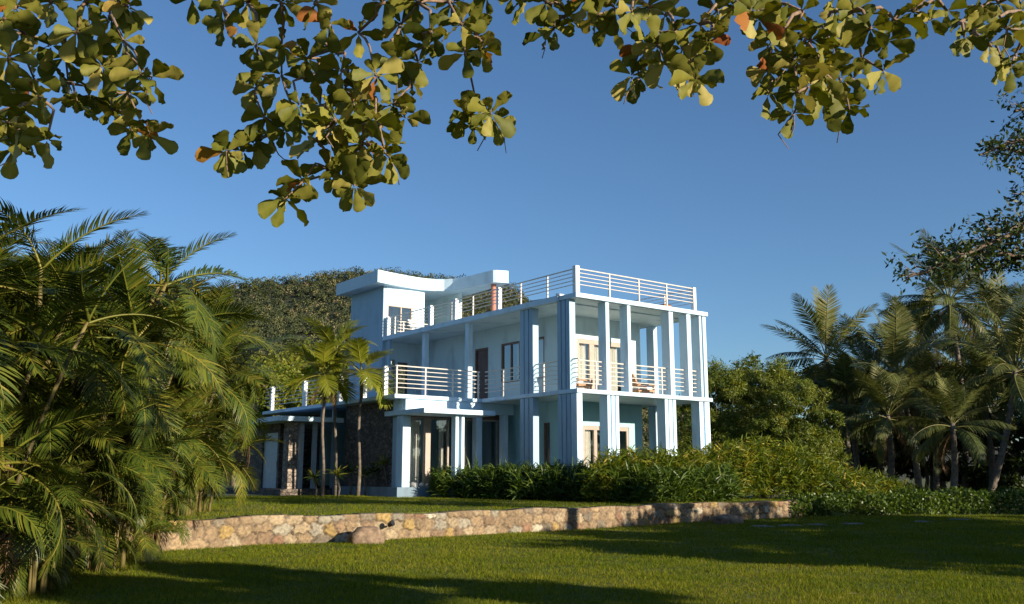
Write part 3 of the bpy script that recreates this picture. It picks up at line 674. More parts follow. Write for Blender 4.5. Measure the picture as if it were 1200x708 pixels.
# ------------------------------------------------------------------ coconut palms, right
COC = [frond_mesh('frond', 4.3, 62, 1.0, 0.066, b, l, dr, M['coco'], 200+i, fwd=0.5, rach=0.04, tone=tn, first=0.2)
       for i, (b, l, dr, tn) in enumerate([(0.5, 0.35, 0.55, 0.6), (0.85, 0.2, 0.9, 0.5), (1.2, 0.1, 1.2, 0.5), (1.6, 0.0, 1.5, 0.55), (0.3, 0.4, 0.4, 0.7)])]
COCD = [frond_mesh('dry_frond', 3.6, 40, 0.8, 0.045, 1.5, -0.2, 1.8, M['dead'], 230+i, ragged=0.3, rach=0.035) for i in range(2)]
def coconut(base, top, seed, label, nf=20, s=1.0, rad=0.13, dry=2):
    r_ = random.Random(seed); base = Vector(base); top = Vector(top)
    root = empty('coconut_palm', base, 0, label, 'palm', 'coconut palms on the right')
    d = top-base; pts = []; rr = []
    for k in range(15):
        f = k/14; bow = math.sin(f*math.pi)*0.06*d.length
        pts.append((d.x*f+bow*0.5, d.y*f, d.z*f-(0.1 if k == 0 else 0))); rr.append(rad*(1.35-0.55*f)*(1.06 if k % 2 else 0.97))
    MB().tube(pts, rr, 9).build('trunk', M['ctrunk'], root, smooth=True)
    a0 = r_.uniform(0, 6)
    for k in range(nf):
        f = k/(nf-1); el = R(84-112*f**0.9+r_.uniform(-8, 8))
        vi = 4 if f < 0.12 else 0 if f < 0.35 else 1 if f < 0.6 else 2 if f < 0.82 else 3
        place_frond(COC[vi], root, d+Vector((0, 0, -0.3*f)), a0+k*2.4+r_.uniform(-0.3, 0.3), el, r_.uniform(-0.6, 0.6), s*r_.uniform(0.8, 1.1))
    for k in range(dry): place_frond(r_.choice(COCD), root, d+Vector((0, 0, -0.35)), r_.uniform(0, 6.28), R(-35), 0, s, 'dry_frond', 'dry straw coloured hanging frond')
    return root
def cp_(px, py, Y, bpx, z0=0.0, dy=0):
    t_ = at(px, py, Y); b = at(bpx, 560, Y+dy); return (b.x, b.y, z0), t_
for i, (px, py, Y, bpx, nf, s, lab) in enumerate([
    (968, 418, 50, 1000, 18, 0.80, 'coconut palm nearest the house, its crown standing against the sky over the feathery bushes'),
    (1052, 440, 46, 1076, 18, 0.85, 'leaning coconut palm between the first palm and the tall one, with low hanging fronds'),
    (1112, 352, 52, 1128, 20, 0.92, 'tallest coconut palm, its crown just under the overhanging branch'),
    (1190, 432, 43, 1152, 18, 0.86, 'coconut palm with a bare grey trunk at the right edge of the photo'),
    (1116, 496, 41, 1112, 12, 0.58, 'short coconut palm with a drooping pale frond in front of the dark grove'),
    (1216, 400, 53, 1205, 18, 0.9, 'coconut palm cut off by the right edge, behind the bare trunked one'),
    (1018, 440, 55, 1030, 18, 0.85, 'coconut palm at the back, filling the gap between two nearer crowns'),
    (1040, 486, 44, 1040, 14, 0.62, 'low coconut palm with a hidden trunk just behind the sloping end of the shrub bank'),
    (1150, 455, 49, 1160, 17, 0.8, 'coconut palm between the tallest one and the bare trunked one'),
    (1080, 400, 58, 1090, 18, 0.9, 'coconut palm at the back, its crown showing left of the tallest palm'),
    (1168, 385, 59, 1172, 18, 0.9, 'coconut palm at the back, its crown showing right of the tallest palm'),
    (992, 470, 48, 1005, 15, 0.7, 'low coconut palm between the feathery bushes and the leaning palm'),
    (1088, 462, 50, 1094, 16, 0.75, 'coconut palm below the tallest crown, its fronds mixed with its neighbours')]):
    b, t_ = cp_(px, py, Y, bpx); coconut(b, t_, 40+i, lab, nf+7, s*1.05)

# ------------------------------------------------------------------ broadleaf trees and bushes
def crown_mesh(name, lobes, n_clump, per, leaf, mat, seed, spread=0.34, aspect=0.55, tone=0.5, up=0.5):
    r_ = np.random.default_rng(seed); PP = []; TT = []; OO = []
    lobes = np.array(lobes, float); vol = (lobes[:, 3]*lobes[:, 4]*lobes[:, 5])**(2/3); pick = r_.choice(len(lobes), n_clump, p=vol/vol.sum())
    for k in pick:
        c = lobes[k, :3]; rd = lobes[k, 3:6]; d = rdir(1, r_)[0]
        if d[2] < -0.3: d[2] *= -0.5
        q = c+d*rd*r_.uniform(0.45, 1.0)**0.5
        m = int(per*r_.uniform(0.6, 1.4)); sg = spread*rd.mean()*r_.uniform(0.5, 1.0)*0.6
        pts = q+r_.normal(size=(m, 3))*np.array([1, 1, 0.7])*sg
        PP.append(pts); TT.append(np.clip(tone+r_.normal(0, 0.16)+r_.normal(0, 0.12, m), 0, 1)); OO.append(np.repeat(d[None], m, 0))
    PP = np.concatenate(PP); TT = np.concatenate(TT); OO = np.concatenate(OO)
    V, F, T = leaf_quads(PP, leaf, r_, TT, up, aspect, OO)
    return np_mesh(name, V, F, mat, False, {'tint': T})
def trunk_mb(h, r0, lobes, seed):
    r_ = random.Random(seed); mb = MB()
    pts = [(0.12*math.sin(k*1.3+seed), 0.1*math.cos(k*1.1+seed), h*k/5-(0.1 if k == 0 else 0)) for k in range(6)]
    mb.tube(pts, [r0*1.3, r0, r0*0.9, r0*0.85, r0*0.8, r0*0.6], 8)
    for l in lobes:
        p1 = Vector(pts[r_.choice((3, 4, 5))]); p2 = Vector(l[:3]); md = p1.lerp(p2, 0.5)+Vector((0, 0, 0.12*(p2-p1).length))
        mb.tube([p1, md, p2], [r0*0.5, r0*0.33, r0*0.1], 6)
        for _ in range(3):
            q = p2+Vector((r_.uniform(-1, 1)*l[3], r_.uniform(-1, 1)*l[4], r_.uniform(-.3, .9)*l[5]))*0.8
            mb.tube([md, (md+q)/2+Vector((0, 0, 0.1)), q], [r0*0.22, r0*0.14, r0*0.05], 5)
    return mb
def rand_lobes(seed, h, r, n=6, zlo=0.5):
    r_ = random.Random(seed); out = [(0, 0, h*0.78, r*0.62, r*0.62, h*0.22)]
    for i in range(n):
        a = 2*math.pi*i/n+r_.uniform(-.4, .4); q = r*r_.uniform(0.45, 0.72); s = r*r_.uniform(0.34, 0.52)
        out.append((q*math.cos(a), q*math.sin(a), h*r_.uniform(zlo, 0.82), s, s, s*0.8))
    return out
def tree(loc, h, r, seed, label, mat='tree', n_clump=110, per=70, leaf=0.2, name='broadleaf_tree', cat='tree', group=None, r0=None, zlo=0.5, tone=0.5, aspect=0.55, spread=0.34):
    root = empty(name, loc, 0, label, cat, group); lb = rand_lobes(seed, h, r, 7, zlo)
    trunk_mb(h*0.62, r0 or 0.035*h, lb[1:], seed).build('trunk', M['bark'], root, smooth=True)
    link('crown', crown_mesh('crown', lb, n_clump, per, leaf, M[mat], seed, spread=spread, tone=tone, aspect=aspect), root)
    return root
# bamboo like bushes behind the right end of the house
for i, (px, Y, h, r, lab) in enumerate([(842, 45, 6.6, 2.6, 'dense feathery bush right behind the white end columns of the house'),
                                      (897, 45, 7.0, 2.7, 'dense feathery bush in the middle of the screen beside the house'),
                                      (938, 43, 5.6, 2.3, 'dense feathery bush at the right end of the screen, under the first coconut palm')]):
    p = at(px, 560, Y); root = empty('bamboo_bush', (p.x, p.y, 0.3), 0, lab, 'bush', 'feathery bushes screening the right side')
    lb = rand_lobes(60+i, h, r, 9, 0.2)+[(0, 0, h*0.35, r*0.85, r*0.85, h*0.33)]
    mb = MB(); r_ = random.Random(i)
    for k in range(12):
        a = r_.uniform(0, 6.28); q = r_.uniform(0.1, 0.5); tip = r_.uniform(0.5, 1.0)*r
        mb.tube([(q*math.cos(a), q*math.sin(a), -0.1), ((q+tip*0.15)*math.cos(a), (q+tip*0.15)*math.sin(a), h*0.5), ((q+tip*0.5)*math.cos(a), (q+tip*0.5)*math.sin(a), h*r_.uniform(0.75, 0.92))], [0.03, 0.02, 0.004], 5)
    mb.build('cane', M['pstem'], root)
    link('foliage', crown_mesh('foliage', lb, 420, 120, 0.16, M['bamboo'], 60+i, spread=0.20, aspect=0.22, tone=0.55, up=0.1), root)
# grove behind the palms on the right
for i, (px, Y, h, r, lab) in enumerate([(890, 62, 9.0, 4.0, 'dark tree showing between the bamboo tops and the first coconut palm'),
    (985, 60, 8.0, 4.0, 'dark tree behind the first coconut palm'), (1045, 62, 8.5, 4.2, 'dark tree in the grove behind the leaning coconut palm'),
    (1100, 58, 8.5, 4.2, 'dark tree in the grove behind the tallest coconut palm'), (1160, 60, 9.0, 4.4, 'dark tree in the grove behind the bare grey trunk'),
    (1225, 58, 9.0, 4.4, 'dark tree at the right edge, closing the grove')]):
    p = at(px, 560, Y); tree((p.x, p.y, 0), h, r, 80+i, lab, 'tree', 120, 90, 0.3, group='dark trees behind the coconut palms', zlo=0.2, tone=0.35)
for i, (x, y, h) in enumerate([(17.5, 55, 4.6), (20.5, 53, 4.8), (23.5, 54, 5.0), (26.5, 52, 4.8), (29.5, 54, 5.2), (33, 52, 5.0), (37, 53, 5.6), (13.5, 56, 5.4)]):
    tree((x, y, 0), h, 2.6, 160+i, 'dark thicket bush under the coconut palms, '+['left of the middle', 'left of the leaning palm', 'right of the leaning palm', 'behind the short palm', 'left of the bare trunk', 'right of the bare trunk', 'at the right edge', 'behind the feathery bushes'][i], 'tree', 80, 80, 0.26, 'thicket_bush', 'bush', 'thicket under the coconut palms', 0.12, 0.08, 0.3)
# sunny trees behind the left wing
for i, (px, py, Y, r, lab) in enumerate([(322, 420, 66, 3.6, 'sunlit broadleaf tree behind the left wing, next to the areca palms'), (362, 398, 70, 4.2, 'rounded sunlit broadleaf tree at the foot of the hill, tallest behind the left wing'),
    (402, 425, 64, 3.2, 'sunlit broadleaf tree close to the blue tower wall'), (345, 440, 60, 2.8, 'low sunlit broadleaf tree rising just over the left terrace rail'), (285, 415, 72, 4.2, 'broadleaf tree half hidden behind the right edge of the areca palms')]):
    p = at(px, py, Y); tree((p.x, p.y, 0.6), p.z-0.6, r, 100+i, lab, 'bright', 130, 80, 0.26, group='sunlit trees behind the left wing', zlo=0.3)

# tree with small leaves reaching in from the right edge
def reaching_tree():
    base = Vector((14.5, 17.5, 0)); root = empty('roadside_tree', base, 0, 'small leaved tree whose dark branches reach in from the right edge of the photo', 'tree')
    mb = MB(); mb.tube([(0, 0, -0.1), (-0.2, 0.1, 2.5), (0.1, 0.2, 5.0), (-0.1, 0.3, 7.0), (0.1, 0.2, 9.5)], [0.32, 0.25, 0.2, 0.15, 0.06], 9)
    mb.build('trunk', M['bark'], root, smooth=True)
    r_ = np.random.default_rng(21)
    runs = [(17.6, [(1290, 180), (1225, 185), (1200, 180), (1172, 172)], 7.6), (18.3, [(1300, 340), (1240, 320), (1195, 300), (1150, 296), (1105, 292), (1090, 300)], 6.2), (18.0, [(1290, 275), (1200, 268), (1160, 285), (1120, 303), (1085, 318), (1060, 326)], 6.0), (18.0, [(1290, 240), (1215, 255), (1185, 268), (1150, 278)], 6.5),
            (17.5, [(1290, 160), (1210, 160), (1180, 168), (1148, 182)], 7.5), (17.8, [(1290, 120), (1215, 125), (1190, 130)], 8), (18.2, [(1290, 200), (1220, 215), (1195, 228)], 7), (18.5, [(1300, 310), (1220, 300), (1175, 305), (1130, 330)], 5.5)]
    for Y, px, z0 in runs:
        pts = [at(x, y, Y)-base for x, y in px]; pts = [Vector((0, 0.2, z0-1.0))]+pts
        b = MB(); b.tube(pts, [0.09]+[0.07*(1-k/(len(pts)+0.5)) for k in range(1, len(pts))], 6)
        PP = []
        for k in range(0, len(pts)-1):
            a, c = pts[k], pts[k+1]
            if k == 0: a = a.lerp(c, 0.45)
            L = (c-a).length
            for _ in range(int(21*L)+5):
                q = a.lerp(c, r_.uniform()); e = q+Vector(r_.normal(0, 0.19, 3))
                b.tube([q, e], [0.009, 0.004], 3, False)
                PP.append(np.array(e)+r_.normal(0, 0.085, (10, 3)))
        br = b.build('branch', M['bark'], root)
        PP = np.concatenate(PP); V, F, T = leaf_quads(PP, 0.125, r_, np.clip(r_.normal(0.33, 0.2, len(PP)), 0, 1), 0.4, 0.42)
        link('leaves', np_mesh('leaves', V, F, M['tree'], False, {'tint': T}), br)
    lb = [(1.5, 0, 7.5, 2.0, 2.2, 1.5), (2.2, -1.5, 6.3, 1.7, 1.7, 1.1), (0.8, 1.2, 8.6, 1.8, 1.6, 1.2), (3, 1, 6.5, 1.7, 1.7, 1.2)]
    link('crown', crown_mesh('crown', lb, 110, 70, 0.15, M['tree'], 22, tone=0.4), root)
reaching_tree()

# trees right of the picture shade the garden; left ones added to block sky
for i, (x, y, h, r, lab) in enumerate([(17.2, 21.2, 6.3, 2.2, 'leafy tree beside the lawn, first in the row right of the picture'), (23.5, 21.5, 6.0, 2.8, 'leafy tree beside the lawn, second in the row'),
    (28.0, 22.5, 6.3, 3.0, 'leafy tree beside the lawn, third in the row'), (33.0, 24.0, 5.0, 2.6, 'leafy tree beside the lawn, fourth in the row'), (27, 16.0, 7.0, 3.0, 'leafy tree set forward of the row right of the lawn'),
    (38.0, 27.0, 7.5, 3.4, 'leafy tree at the far end of the row beside the lawn'), (11.6, 0.7, 6.6, 1.6, 'slim leafy tree standing far to the right of the viewer'), (10.3, 4.35, 5.7, 1.4, 'slim leafy tree standing to the right of the viewer'), (16.6, 9.8, 5.2, 2.1, 'leafy tree at the lawn edge, nearest to the viewer of the row'), (17.6, 14.0, 5.4, 2.3, 'leafy tree at the lawn edge, second nearest to the viewer'), (21.5, 14.5, 6.0, 2.6, 'leafy tree behind the lawn edge trees'), (22.0, 10.5, 5.0, 2.2, 'low leafy tree in the second row right of the lawn'),
    (25.0, 18.0, 6.4, 2.7, 'leafy tree in the second row, beyond the low one'), (31.0, 18.5, 6.8, 2.9, 'leafy tree in the third row right of the lawn'), (-20.5, 19.0, 11.5, 4.6, 'unseen tree added to block sky left of the areca palms, nearest to the viewer'), (-25.5, 25.0, 12.5, 5.0, 'unseen tree added to block sky left of the areca palms, second from the viewer'), (-29.0, 13.0, 12.5, 5.0, 'unseen tree added to block sky left of the areca palms, set back to the left'), (-31.0, 32.0, 12.5, 5.0, 'unseen tree added to block sky left of the areca palms, third from the viewer'), (-30.0, 41.0, 10.0, 4.5, 'unseen tree added to block sky left of the stone wing, farthest from the viewer'), (27.5, 42.0, 6.3, 2.6, 'leafy tree close right of the palm grove, nearest to the low hedge'), (30.0, 46.0, 7.0, 3.0, 'leafy tree close right of the palm grove, second from the low hedge'), (31.5, 50.5, 7.0, 3.0, 'leafy tree close right of the palm grove, farthest from the low hedge'), (14.6, 14.4, 2.7, 1.9, 'low round shrub tree at the lawn edge, nearest to the viewer'), (18.6, 18.0, 3.4, 2.2, 'low round shrub tree at the lawn edge, second of the three low ones'), (22.5, 20.0, 4.0, 2.4, 'low round shrub tree at the lawn edge, farthest of the three low ones'), (35.0, 31.0, 9.0, 3.6, 'tall leafy tree shading the palm grove, nearest to the low hedge'), (40.0, 36.0, 9.5, 3.8, 'tall leafy tree shading the palm grove, middle of three'), (46.0, 41.0, 9.5, 3.8, 'tall leafy tree shading the palm grove, farthest of three'), (45, 33, 9, 4, 'big leafy tree beyond the row, right of the palms'), (52, 40, 10, 4.5, 'big leafy tree far right beside the palms')]):
    tree((x, y, 0), h, r, 130+i, lab, 'tree', 46 if i == 0 else 110, 60, 0.28, group='trees along the right side of the lawn' if x > 0 else 'unseen trees added to block sky on the left', zlo=0.35)

# ------------------------------------------------------------------ shrub planting in front of the house
def lerp_path(pts, n, r_):
    P_ = np.array(pts, float); L = np.concatenate([[0], np.cumsum(np.linalg.norm(np.diff(P_, axis=0), axis=1))])
    s = r_.uniform(0, L[-1], n); return np.stack([np.interp(s, L, P_[:, k]) for k in range(P_.shape[1])], 1)
def strap_hedge():
    r_ = np.random.default_rng(31); parts = []
    n = 470
    c = lerp_path([(-3.05, 36.0, 1.20), (-1.8, 34.95, 1.45), (0.0, 33.7, 1.55), (1.6, 32.9, 1.6), (2.9, 31.75, 1.7), (4.4, 31.9, 1.7), (6.2, 32.8, 1.6), (8.0, 34.0, 1.5)], n, r_)
    hmax = c[:, 2]*r_.uniform(0.78, 1.06, n); q = r_.uniform(0, 1, n)**1.1
    x = c[:, 0]+0.25*q+r_.normal(0, 0.1, n); y = c[:, 1]+1.7*q+r_.normal(0, 0.1, n)
    hmax = hmax*(0.72+0.28*np.clip(q*2.5, 0, 1))
    z0 = terrace_z(x, y)
    for i in range(n):
        m = 30; az = r_.uniform(0, 2*np.pi, m); f = r_.uniform(0, 1, m)
        zz = z0[i]+hmax[i]*np.clip(f*0.72, 0.02, 1); el = np.clip(r_.normal(0.85, 0.3, m), 0.1, 1.45)
        d = np.stack([np.cos(az)*np.cos(el), np.sin(az)*np.cos(el), np.sin(el)], 1)
        b = np.stack([x[i]+r_.normal(0, 0.05, m), y[i]+r_.normal(0, 0.05, m), zz], 1)
        tt = np.clip(r_.normal(0.42, 0.17)+r_.normal(0, 0.14, m), 0, 1)
        parts.append(strips(b, d, rdir(m, r_)+np.array([0, 0, 0.8]), r_.uniform(0.38, 0.62, m), r_.uniform(0.04, 0.062, m), tt, r_.uniform(0.5, 1.3, m), 3))
    V, F, T = merge(parts); return link('strap_leaf_hedge', np_mesh('strap_leaf_hedge', V, F, M['strap'], False, {'tint': T}))
tag(strap_hedge(), 'dark green strap leaved hedge along the foot of the house above the stone wall', 'hedge', kind='stuff')
def shrub_bank():
    r_ = np.random.default_rng(32); parts = []
    n = 760
    # ridge line: x, y, top height above its ground
    c = lerp_path([(2.9, 32.3, 1.55), (3.6, 32.7, 2.0), (4.8, 33.3, 1.95), (6.2, 34.1, 1.95), (7.6, 35.4, 2.1), (9.2, 36.6, 2.55), (10.6, 37.5, 2.5), (12.2, 38.2, 2.25), (13.8, 38.8, 1.9), (15.2, 39.2, 1.6), (16.6, 39.5, 1.1)], n, r_)
    t = (c[:, 0]-2.9)/13.7
    q = r_.uniform(-1, 1, n); wid = 0.9+1.3*np.clip(t*1.6, 0, 1)
    x = c[:, 0]+0.62*q*wid+r_.normal(0, 0.1, n); y = c[:, 1]-0.75*np.abs(q)*wid*np.sign(-q)+r_.normal(0, 0.1, n)
    hm = c[:, 2]*(1-0.55*np.clip(-(y-c[:, 1])/wid, 0, 1)**1.5)*r_.uniform(0.82, 1.08, n)
    z0 = np.where(x < 11.2, 0.62, np.clip(0.62-(x-11.2)*0.25, 0, 1))
    for i in range(n):
        m = 42; az = r_.uniform(0, 2*np.pi, m); f = r_.uniform(0.0, 1, m)**0.7
        zz = z0[i]+hm[i]*(0.05+0.83*f); el = np.clip(r_.normal(0.6, 0.4, m), -0.3, 1.4)
        d = np.stack([np.cos(az)*np.cos(el), np.sin(az)*np.cos(el), np.sin(el)], 1)
        b = np.stack([x[i]+r_.normal(0, 0.11, m), y[i]+r_.normal(0, 0.11, m), zz], 1)
        tt = np.clip(r_.normal(0.50, 0.17)+r_.normal(0, 0.15, m), 0, 1)
        parts.append(strips(b, d, rdir(m, r_)+np.array([0, 0, 0.8]), r_.uniform(0.18, 0.40, m), r_.uniform(0.03, 0.055, m), tt, r_.uniform(0.2, 1.0, m), 2))
    V, F, T = merge(parts); return link('shrub_bank', np_mesh('shrub_bank', V, F, M['bank'], False, {'tint': T}))
tag(shrub_bank(), 'yellow green shrub bank rising in front of the right columns and down to the right', 'shrubs', kind='stuff')
def low_hedge():
    r_ = np.random.default_rng(33); n = 26000
    c = lerp_path([(10.35, 34.75, 0.72), (11.4, 35.5, 0.8), (12.4, 36.1, 0.9), (15.0, 36.9, 0.95), (20.0, 38.3, 0.95), (27, 40.0, 1.0), (34, 42, 1.0)], n, r_)
    q = r_.uniform(0, 1, n); x = c[:, 0]-0.3*q; y = c[:, 1]+2.2*q
    top = c[:, 2]*(0.86+0.10*np.sin(x*2.1+y)+0.07*np.sin(x*5.3))
    z = top*np.where(r_.uniform(size=n) < 0.55, r_.uniform(0.85, 1.06, n), r_.uniform(0.05, 1, n))
    face = r_.uniform(size=n) < 0.35; y = np.where(face, c[:, 1]+r_.uniform(-0.08, 0.15, n)+0.1*np.sin(x*3), y); z = np.where(face, top*r_.uniform(0.02, 1, n), z)
    bumps = np.clip(0.45+0.18*np.sin(x*3.7)*np.sin(y*2.9+x)+r_.normal(0, 0.17, n), 0, 1)
    V, F, T = leaf_quads(np.stack([x, y, z], 1), 0.13, r_, bumps, 0.6, 0.5)
    return link('clipped_hedge', np_mesh('clipped_hedge', V, F, M['low'], False, {'tint': T}))
tag(low_hedge(), 'long low leafy hedge across the back of the lower lawn on the right', 'hedge', kind='stuff')

# ------------------------------------------------------------------ young palms by the left wing
YNG = [frond_mesh('frond', 1.4, 32, 0.55, 0.046, b, 0.45, 0.5, M['young'], 300+i, fwd=0.8, rach=0.018, tone=tn, first=0.25) for i, (b, tn) in enumerate([(0.8, 0.5), (1.2, 0.55), (1.7, 0.45)])]
YD = frond_mesh('dry_frond', 1.0, 18, 0.4, 0.035, 1.1, -0.1, 1.4, M['dead'], 310, ragged=0.25)
for i, (px, py, Y, bpx, lab, dry) in enumerate([(381, 440, 36.6, 377, 'slender young palm left of its two neighbours before the stone wing, with a dry skirt', 5),
        (394, 412, 38.0, 393, 'young palm standing behind two others with the highest crown of the three', 0), (424, 438, 37.0, 419, 'young palm with bright yellow crown right in front of the dark stone wall', 0)]):
    t_ = at(px, py, Y); b = at(bpx, 578, Y); root = empty('young_palm', (b.x, b.y, 0.68), 0, lab, 'palm', 'three young palms by the left wing')
    d = Vector((t_.x-b.x, 0, t_.z-0.68)); r_ = random.Random(i)
    MB().tube([d*(k/8)+Vector((0.05*math.sin(k), 0, -0.05 if k == 0 else 0)) for k in range(9)], [0.09, 0.075]+[0.06]*4+[0.058, 0.055, 0.03], 8).build('trunk', M['ctrunk'], root, smooth=True)
    MB().tube([d*0.80+Vector((0.05*math.sin(6.5), 0, 0)), d*0.9, d*1.0], [0.063, 0.07, 0.03], 8).build('crownshaft', M['pstem'], root, smooth=True)
    for k in range(13):
        f = k/12; place_frond(YNG[0 if f < .35 else 1 if f < .7 else 2], root, d, k*2.4+r_.uniform(-.3, .3)+i, R(72-78*f+r_.uniform(-8, 8)), r_.uniform(-.4, .4), r_.uniform(1.1, 1.45))
    for k in range(dry): place_frond(YD, root, d*0.93, r_.uniform(0, 6.28), R(-30), 0, 1, 'dry_frond', 'dry brown hanging frond')
for i, (px, py, Y, bpx, lab) in enumerate([(449, 543, 37.2, 452, 'small tufted plant on a curved stem, nearest the portico plinth'), (437, 553, 37.6, 438, 'small tufted plant second from the portico plinth'),
        (425, 556, 37.3, 427, 'small tufted plant in the middle of the row before the stone wall'), (408, 552, 37.9, 410, 'small tufted plant just right of the middle young palm'),
        (394, 556, 36.4, 396, 'small tufted plant on a short bent stem between the young palm trunks'), (368, 560, 37.0, 369, 'leafy tufted plant left of the young palm trunks')]):
    t_ = at(px, py, Y); b = at(bpx, 578, Y); root = empty('tufted_plant', (b.x, b.y, 0.68), 0, lab, 'plant', 'tufted plants along the stone wall'); r_ = np.random.default_rng(350+i)
    d = Vector((t_.x-b.x, 0, t_.z-0.68)); MB().tube([(0, 0, -0.05), (0.06, 0, d.z*0.4), tuple(d)], [0.05, 0.042, 0.03], 7).build('stem', M['ctrunk'], root, smooth=True)
    m = 46; az = r_.uniform(0, 6.28, m); el = np.clip(r_.normal(0.6, 0.5, m), -0.5, 1.5); dd = np.stack([np.cos(az)*np.cos(el), np.sin(az)*np.cos(el), np.sin(el)], 1)
    V, F, T = strips(np.repeat(np.array(d)[None], m, 0)+r_.normal(0, 0.02, (m, 3)), dd, rdir(m, r_)+np.array([0, 0, 1]), r_.uniform(0.35, 0.6, m), r_.uniform(0.03, 0.05, m), np.clip(r_.normal(0.5, 0.2, m), 0, 1), r_.uniform(0.4, 1.2, m), 3)
    link('leaves', np_mesh('leaves', V, F, M['young' if i in (0, 4) else 'areca'], False, {'tint': T}), root)

# ------------------------------------------------------------------ sea almond tree above the viewer
def almond_leaves(centres, axes, r_, tone):
    """whorls of obovate leaves; one smooth folded blade each"""
    prof = np.array([0.03, 0.10, 0.21, 0.33, 0.44, 0.50, 0.45, 0.28, 0.03]); tpos = np.array([0, 0.1, 0.26, 0.43, 0.59, 0.75, 0.88, 0.965, 1.0]); K = len(prof)
    V = []; F = []; T = []; n = 0
    for c, ax in zip(centres, axes):
        ax = Vector(ax).normalized(); u = ax.orthogonal().normalized(); v = ax.cross(u); m = int(r_.integers(5, 9)); a0 = r_.uniform(0, 6.28)
        for j in range(m):
            a = a0+j*2.4; op = R(r_.uniform(55, 102)); d = (u*math.cos(a)+v*math.sin(a))*math.sin(op)+ax*math.cos(op); d.normalize()
            L = r_.uniform(0.14, 0.235) if j else 0.12; W = L*r_.uniform(0.50, 0.64)
            nrm = (-ax+Vector(r_.normal(0, 0.35, 3))); sd = d.cross(nrm).normalized(); nrm = sd.cross(d).normalized()
            p = Vector(c)+d*0.015; dirv = d.copy(); curl = r_.uniform(0.1, 0.55); tt = tone+r_.normal(0, 0.13)
            x = r_.uniform()
            if x < 0.03: tt = r_.uniform(0.95, 1.0)
            elif x < 0.22: tt = r_.uniform(0.78, 0.89)
            else: tt = min(max(tt, 0.05), 0.8)
            fold = r_.uniform(0.1, 0.4)
            for k in range(K):
                if k: 
                    dirv = (dirv+Vector((0, 0, -1))*curl*(tpos[k]-tpos[k-1])).normalized(); p = p+dirv*L*(tpos[k]-tpos[k-1])
                wv = sd*(prof[k]*W); up = nrm*(prof[k]*W*fold)
                wav = nrm*(0.012*math.sin(k*2.1+j))
                V += [tuple(p-wv+up+wav), tuple(p), tuple(p+wv+up-wav)]; T += [tt, min(0.88, tt+0.13) if tt < 0.85 else tt, tt]
            for k in range(K-1):
                b = n+3*k; F += [(b, b+1, b+4, b+3), (b+1, b+2, b+5, b+4)]
            n += 3*K
    return np.array(V), np.array(F), np.array(T)
ROS = {
 (30, -70, 6.6): [(20,15),(60,10),(25,45),(60,60),(10,75),(40,100),(20,130),(45,120),(20,160),(5,110),(30,165),(55,170),(15,182),(5,30),(8,150)],
 (125, -75, 7.0): [(100,10),(140,10),(90,45),(130,30),(150,15),(75,75),(110,70),(145,55),(80,105),(105,120),(90,125),(120,85),(165,95),(178,98),(150,115),(165,150),(175,165),(130,135),(155,160)],
 (290, -70, 7.2): [(225,5),(260,15),(290,10),(330,10),(262,35),(300,30),(340,35),(300,60),(330,60),(305,95),(330,95),(300,110),(335,115),(310,145),(335,160),(315,165),(265,185),(285,185),(300,175),(350,150)],
 (400, -70, 6.8): [(370,10),(410,15),(450,10),(385,35),(420,45),(360,75),(395,70),(430,65),(370,95),(400,90),(440,95),(375,130),(395,150),(415,130),(440,150),(370,170),(385,160),(425,175),(450,180),(455,190),(400,215),(415,225),(410,200),(385,205),(340,225),(335,240),(355,220),(430,120),(350,130),(405,110)],
 (515, -70, 7.3): [(490,10),(530,10),(570,5),(470,35),(505,45),(540,35),(560,50),(465,80),(500,60),(545,70),(565,65),(460,130),(480,100),(475,145),(545,140),(560,135),(555,155),(575,140),(580,150),(490,80)],
 (660, -60, 7.6): [(600,3),(613,8),(640,10),(650,40),(640,48),(665,25),(700,10),(700,25),(720,15),(715,38),(690,5)],
 (780, -70, 7.0): [(740,20),(760,15),(780,25),(800,10),(770,60),(755,65),(750,98),(740,95),(780,80),(790,45),(800,65),(815,100),(808,80),(820,35),(840,20),(850,60),(830,55)],
 (920, -70, 6.7): [(870,40),(860,15),(890,30),(900,15),(905,60),(880,70),(920,40),(940,20),(950,55),(930,75),(900,115),(915,120),(935,115),(950,105),(930,140),(965,95),(970,115),(900,90),(880,20),(960,75)],
 (1010, -70, 7.2): [(970,35),(960,80),(1000,20),(990,60),(1020,40),(1010,75),(1040,55),(1035,90),(1050,30),(1060,10),(985,130),(995,135),(1000,100),(1052,100),(980,20),(1020,15),(975,60),(985,100)],
 (1140, -60, 7.6): [(1070,20),(1090,30),(1110,20),(1130,30),(1130,50),(1150,15),(1140,45),(1160,60),(1180,40),(1175,80),(1190,70),(1195,20),(1170,10),(1185,85)],
}
